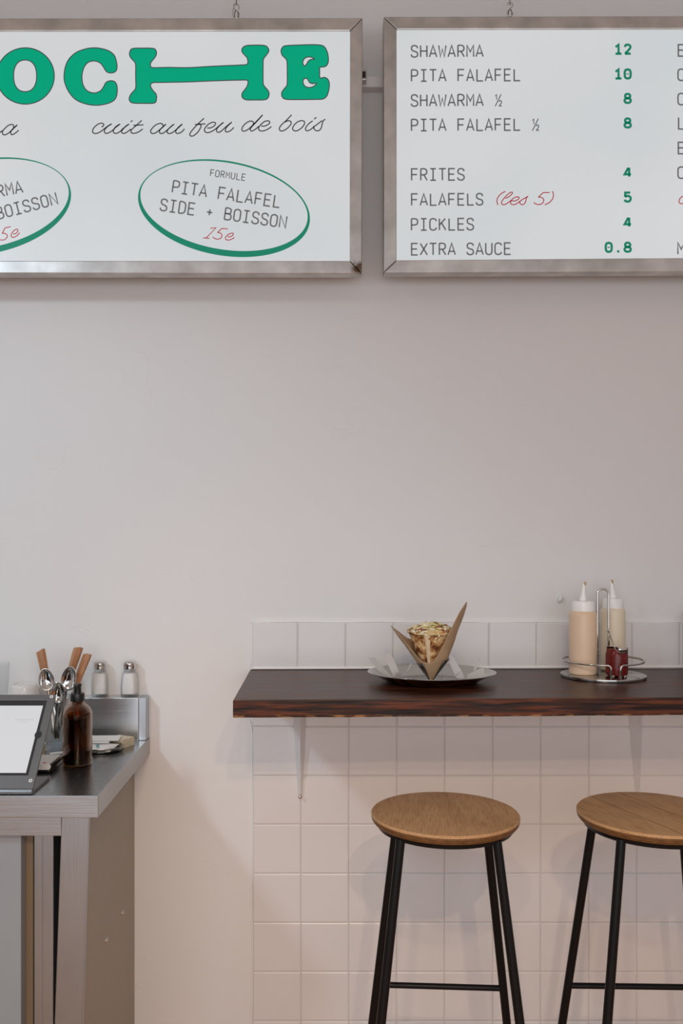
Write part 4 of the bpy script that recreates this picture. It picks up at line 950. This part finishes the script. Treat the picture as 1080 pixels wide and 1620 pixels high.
def spoon(label, pb, ptip, L, wb, roll, grp='spoons in the fluted glass'):
    """bowl at the top, handle down in the glass"""
    t = thing('metal_spoon', label, 'spoon', (0,0,0), 0, grp)
    bl = wb*1.55
    bm = bmesh.new(); n, m_ = 28, 8; G_ = []
    for j in range(m_+1):
        f = j/m_
        G_.append([bm.verts.new((wb/2*f*math.cos(2*PI*i/n)*(1-.14*math.sin(2*PI*i/n)), .011*(1-f*f), L-bl/2+bl/2*f*math.sin(2*PI*i/n))) for i in range(n)])
    for A, Bq in zip(G_, G_[1:]):
        for i in range(n): bm.faces.new((A[i], A[(i+1) % n], Bq[(i+1) % n], Bq[i]))
    bmesh.ops.remove_doubles(bm, verts=bm.verts, dist=1e-5)
    o = obj('bowl', bm, M['chrome'], t, smooth=True); md = o.modifiers.new('t', 'SOLIDIFY'); md.thickness = .0012
    bm = bmesh.new(); A = []
    for f in range(9):
        z = f/8*(L-bl+.003); wv = .0068-.0042*(f/8)**.8; dd = .002*math.sin(PI*f/8)
        A.append([bm.verts.new(p) for p in ((-wv, -.001+dd, z), (wv, -.001+dd, z), (wv*.8, .0012+dd, z), (-wv*.8, .0012+dd, z))])
    for p, q in zip(A, A[1:]):
        for i in range(4): bm.faces.new((p[i], p[(i+1) % 4], q[(i+1) % 4], q[i]))
    bm.faces.new(A[0][::-1]); bm.faces.new(A[-1])
    obj('handle', bm, M['chrome'], t, smooth=True, auto=.7)
    orient(t, pb, ptip, roll)
def knife(label, pb, ptip, L, hl, roll, grp='wooden handled knives in the fluted glass'):
    t = thing('table_knife', label, 'knife', (0,0,0), 0, grp)
    bm = bmesh.new(); A = []
    for f in range(7):
        z = L-hl+hl*f/6; w2 = .0088+.0042*(f/6)**.8; d2 = .0062+.0028*(f/6)
        if f == 6: w2 *= .94; d2 *= .94
        ch = .4
        A.append([bm.verts.new(p+Vector((0,0,(.003 if f == 6 else 0)*(1 if p.x > 0 else -1)))) for p in (Vector((-w2, -d2*ch, z)), Vector((-w2*ch, -d2, z)), Vector((w2*ch, -d2, z)), Vector((w2, -d2*ch, z)), Vector((w2, d2*ch, z)), Vector((w2*ch, d2, z)), Vector((-w2*ch, d2, z)), Vector((-w2, d2*ch, z)))])
    for p, q in zip(A, A[1:]):
        for i in range(8): bm.faces.new((p[i], p[(i+1) % 8], q[(i+1) % 8], q[i]))
    bm.faces.new(A[0][::-1]); bm.faces.new(A[-1])
    obj('handle', bm, M['knife_wood'], t)
    bm = bmesh.new(); prism(bm, [(-.0055, -.0007, L-hl), (.0055, -.0007, L-hl), (.0075, -.0007, .03), (.003, -.0007, .0), (-.0055, -.0007, .008)], (0, .0014, 0)); obj('blade', bm, M['chrome'], t)
    orient(t, pb, ptip, roll)
def WL(px, py, z): return W(px, py, z)
def inst(f, label, bx, by, zb, txp, typ, zt_, extra, roll):
    a = W(bx, by, zb); b_ = W(txp, typ, zt_); f(label, a, b_, (b_-a).length, extra, roll)
inst(knife, 'wooden-handled knife leaning far left in the fluted cutlery glass', 90, 1160, 2.46, 64, 1029, 2.475, .085, .3)
inst(knife, 'wooden-handled knife, taller and more upright of the two leaning right in the glass', 82, 1162, 2.465, 124, 1025, 2.49, .085, .4)
inst(knife, 'wooden-handled knife, lower and most tilted to the right behind the amber pump bottle', 88, 1165, 2.45, 138.5, 1035, 2.47, .10, -.5)
def spoon_(label, bx, by, zb, txp, typ, zt_, wb, roll):
    a = W(bx, by, zb); b_ = W(txp, typ, zt_); spoon(label, a, b_, (b_-a).length, wb, roll)
spoon_('steel spoon, leftmost of the three bowls above the cutlery glass', 90, 1168, 2.44, 70, 1057, 2.425, .041, .35)
spoon_('steel spoon with its bowl nearest the amber bottle, tallest on the right', 90, 1168, 2.45, 113, 1054, 2.43, .045, -.15)
spoon_('steel spoon, lowest of the three bowls in the cutlery glass', 88, 1165, 2.43, 92, 1079, 2.415, .040, .1)

# ---------------------------------------------------------------- things on the upstand
UZ = TZ+.1238
def shaker(px, label, tilt):
    z = D-.026; X = (px-VX)*z/F
    t = thing('salt_shaker', label, 'shaker', (X, -.0265, UZ), tilt, 'salt shakers on the counter upstand')
    w2 = .0238; hb = .079
    def sq(prof, n=40, e=3.2):
        bm = bmesh.new(); rings = []
        for rr, h, ee in prof:
            ring = []
            for i in range(n):
                a = 2*PI*i/n; c, s_ = math.cos(a), math.sin(a)
                ring.append(bm.verts.new((rr*math.copysign(abs(c)**(2/ee), c), rr*math.copysign(abs(s_)**(2/ee), s_), h)))
            rings.append(ring)
        for A, Bq in zip(rings, rings[1:]):
            for i in range(n): bm.faces.new((A[i], A[(i+1) % n], Bq[(i+1) % n], Bq[i]))
        return bm, rings
    bm, rg = sq([(w2*.9, 0, 3.6), (w2, .003, 3.6), (w2*.98, .03, 3.6), (w2*.90, .060, 3.2), (w2*.82, .070, 2.6), (w2*.70, .077, 2), (w2*.70, .084, 2), (w2*.62, .084, 2), (w2*.62, .076, 2), (w2*.76, .067, 2.6), (w2*.84, .058, 3.2), (w2*.91, .03, 3.6), (w2*.91, .009, 3.6)])
    bm.faces.new(rg[0][::-1]); bm.faces.new(rg[-1]); obj('glass_body', bm, M['glass'], t, smooth=True, auto=.9)
    bm, rg = sq([(w2*.86, .0095, 3.6), (w2*.895, .014, 3.6), (w2*.895, .03, 3.6), (w2*.83, .057, 3.2), (w2*.72, .0685, 2.6), (w2*.30, .0700, 2)])
    bm.faces.new(rg[0][::-1]); bm.faces.new(rg[-1]); obj('salt', bm, M['salt'], t, smooth=True, auto=.9, kind='stuff')
    obj('lid', lathe(bmesh.new(), [(0, .080), (.0178, .080), (.0182, .082), (.0176, .085), (.0182, .088), (.0176, .091), (.0184, .094), (.0176, .099), (.014, .1025), (0, .1045)], 40), M['chrome'], t, smooth=True, auto=.9)
shaker(158, 'glass salt shaker with steel lid, the left one on the upstand', .1)
shaker(205.2, 'glass salt shaker with steel lid, the right one on the upstand corner', -.1)
cz_ = D-.042
cu = thing('upturned_cup', 'white ceramic ramekin standing upside down on the upstand', 'cup', ((38.8-VX)*cz_/F, -.042, UZ))
obj('cup_body', lathe(bmesh.new(), [(.0395, 0), (.0415, .0), (.0405, .012), (.0375, .030), (.0350, .0365), (.0325, .038), (.029, .038), (.0285, .0365), (.027, .0362), (0, .0362)], 56), M['ceramic'], cu, smooth=True, auto=.8)
obj('foot_ring', lathe(bmesh.new(), [(.0290, .0365), (.0310, .0390), (.0320, .0365)], 56), M['ceramic'], cu, smooth=True)
tg = thing('clear_tumbler', 'clear glass tumbler on the upstand, cut by the left edge of the photo', 'glass', ((-7-VX)*cz_/F, -.040, UZ))
obj('tumbler_wall', lathe(bmesh.new(), [(0, 0), (.030, 0), (.0335, .002), (.034, .006), (.0385, .098), (.0382, .100), (.0372, .098), (.0325, .010), (0, .008)], 56), M['faint_glass'], tg, smooth=True, auto=.9)

# ---------------------------------------------------------------- tray with cards
TRX = (148-VX)*2.42/F
tr = thing('card_tray', 'small oval steel tray of printed cards beside the amber bottle', 'tray', (TRX, -(D-2.425), TZ+.0003))
obj('tray_body', lathe(bmesh.new(), [(0, 0), (.80, 0), (.90, .003), (.99, .0125), (1.0, .014), (.985, .0145), (.88, .0045), (.79, .0016), (0, .0016)], 72, sx=.083, sy=.050), M['dish'], tr, smooth=True)
def card(label, x, y, z, w2, d2, rz, rx, m=M['paper'], name='printed_card', grp='cards in the steel tray'):
    t = thing(name, label, 'card', (TRX+x, -(D-2.425)+y, TZ+z), 0, grp); t.rotation_euler = (rx, 0, rz)
    obj('card_sheet', B((-w2, -d2, 0), (w2, d2, .0007)), m, t)
    return t
c1 = card('white printed card with tan picture and teal script in the steel tray', -.012, -.008, .0135, .052, .031, r_(3), r_(11))
bm = bmesh.new(); lathe(bm, [(0, .0008), (.0085, .0008), (.0085, .0010), (0, .0010)], 20, c=(.003, -.005, 0), sx=1, sy=1.5); obj('tan_print', bm, M['tan_ink'], c1)
bm = bmesh.new()
pts = [(.0, 0), (.003, .006), (.005, -.002), (.009, .007), (.011, -.001), (.016, .008), (.018, .002), (.022, .009)]
ribbon(bm, [(p.x, p.y) for p in smoothp([(a*1.0, b_*1.3, 0) for a, b_ in pts])], .0022, lambda a, b_: Vector((.020+b_*.9, .012-a*1.1, .0009)))
obj('teal_script', bm, M['teal_ink'], c1)
c1b = card('blank white card end lying lowest in the steel tray', .030, -.010, .0115, .030, .028, r_(-14), r_(9))
c2 = card('wide white card resting across the back of the tray', .0, .038, .0262, .062, .024, r_(2), r_(5))
c3 = card('white card with notched edge under the wide back card', -.012, .028, .0235, .050, .026, r_(0), r_(6))
ps = thing('paper_stack', 'thick cream paper stack leaning by the upstand corner behind the tray', 'paper', (TRX+.062, -.116, TZ+.0005), r_(-28))
for i in range(9): obj('sheet', B((-.036+.0004*i, -.024, i*.0026), (.024+random.uniform(-.001, .001), .026, i*.0026+.0021)), M['cream'], ps)
lc = thing('loose_card', 'white card corner lying on the counter between the card reader and amber bottle', 'card', W(92, 1193, 2.40)*Vector((1,1,0))+Vector((0, 0, TZ+.0004)), r_(25))
obj('card_sheet', B((-.022, -.012, 0), (.022, .012, .0006)), M['paper'], lc)
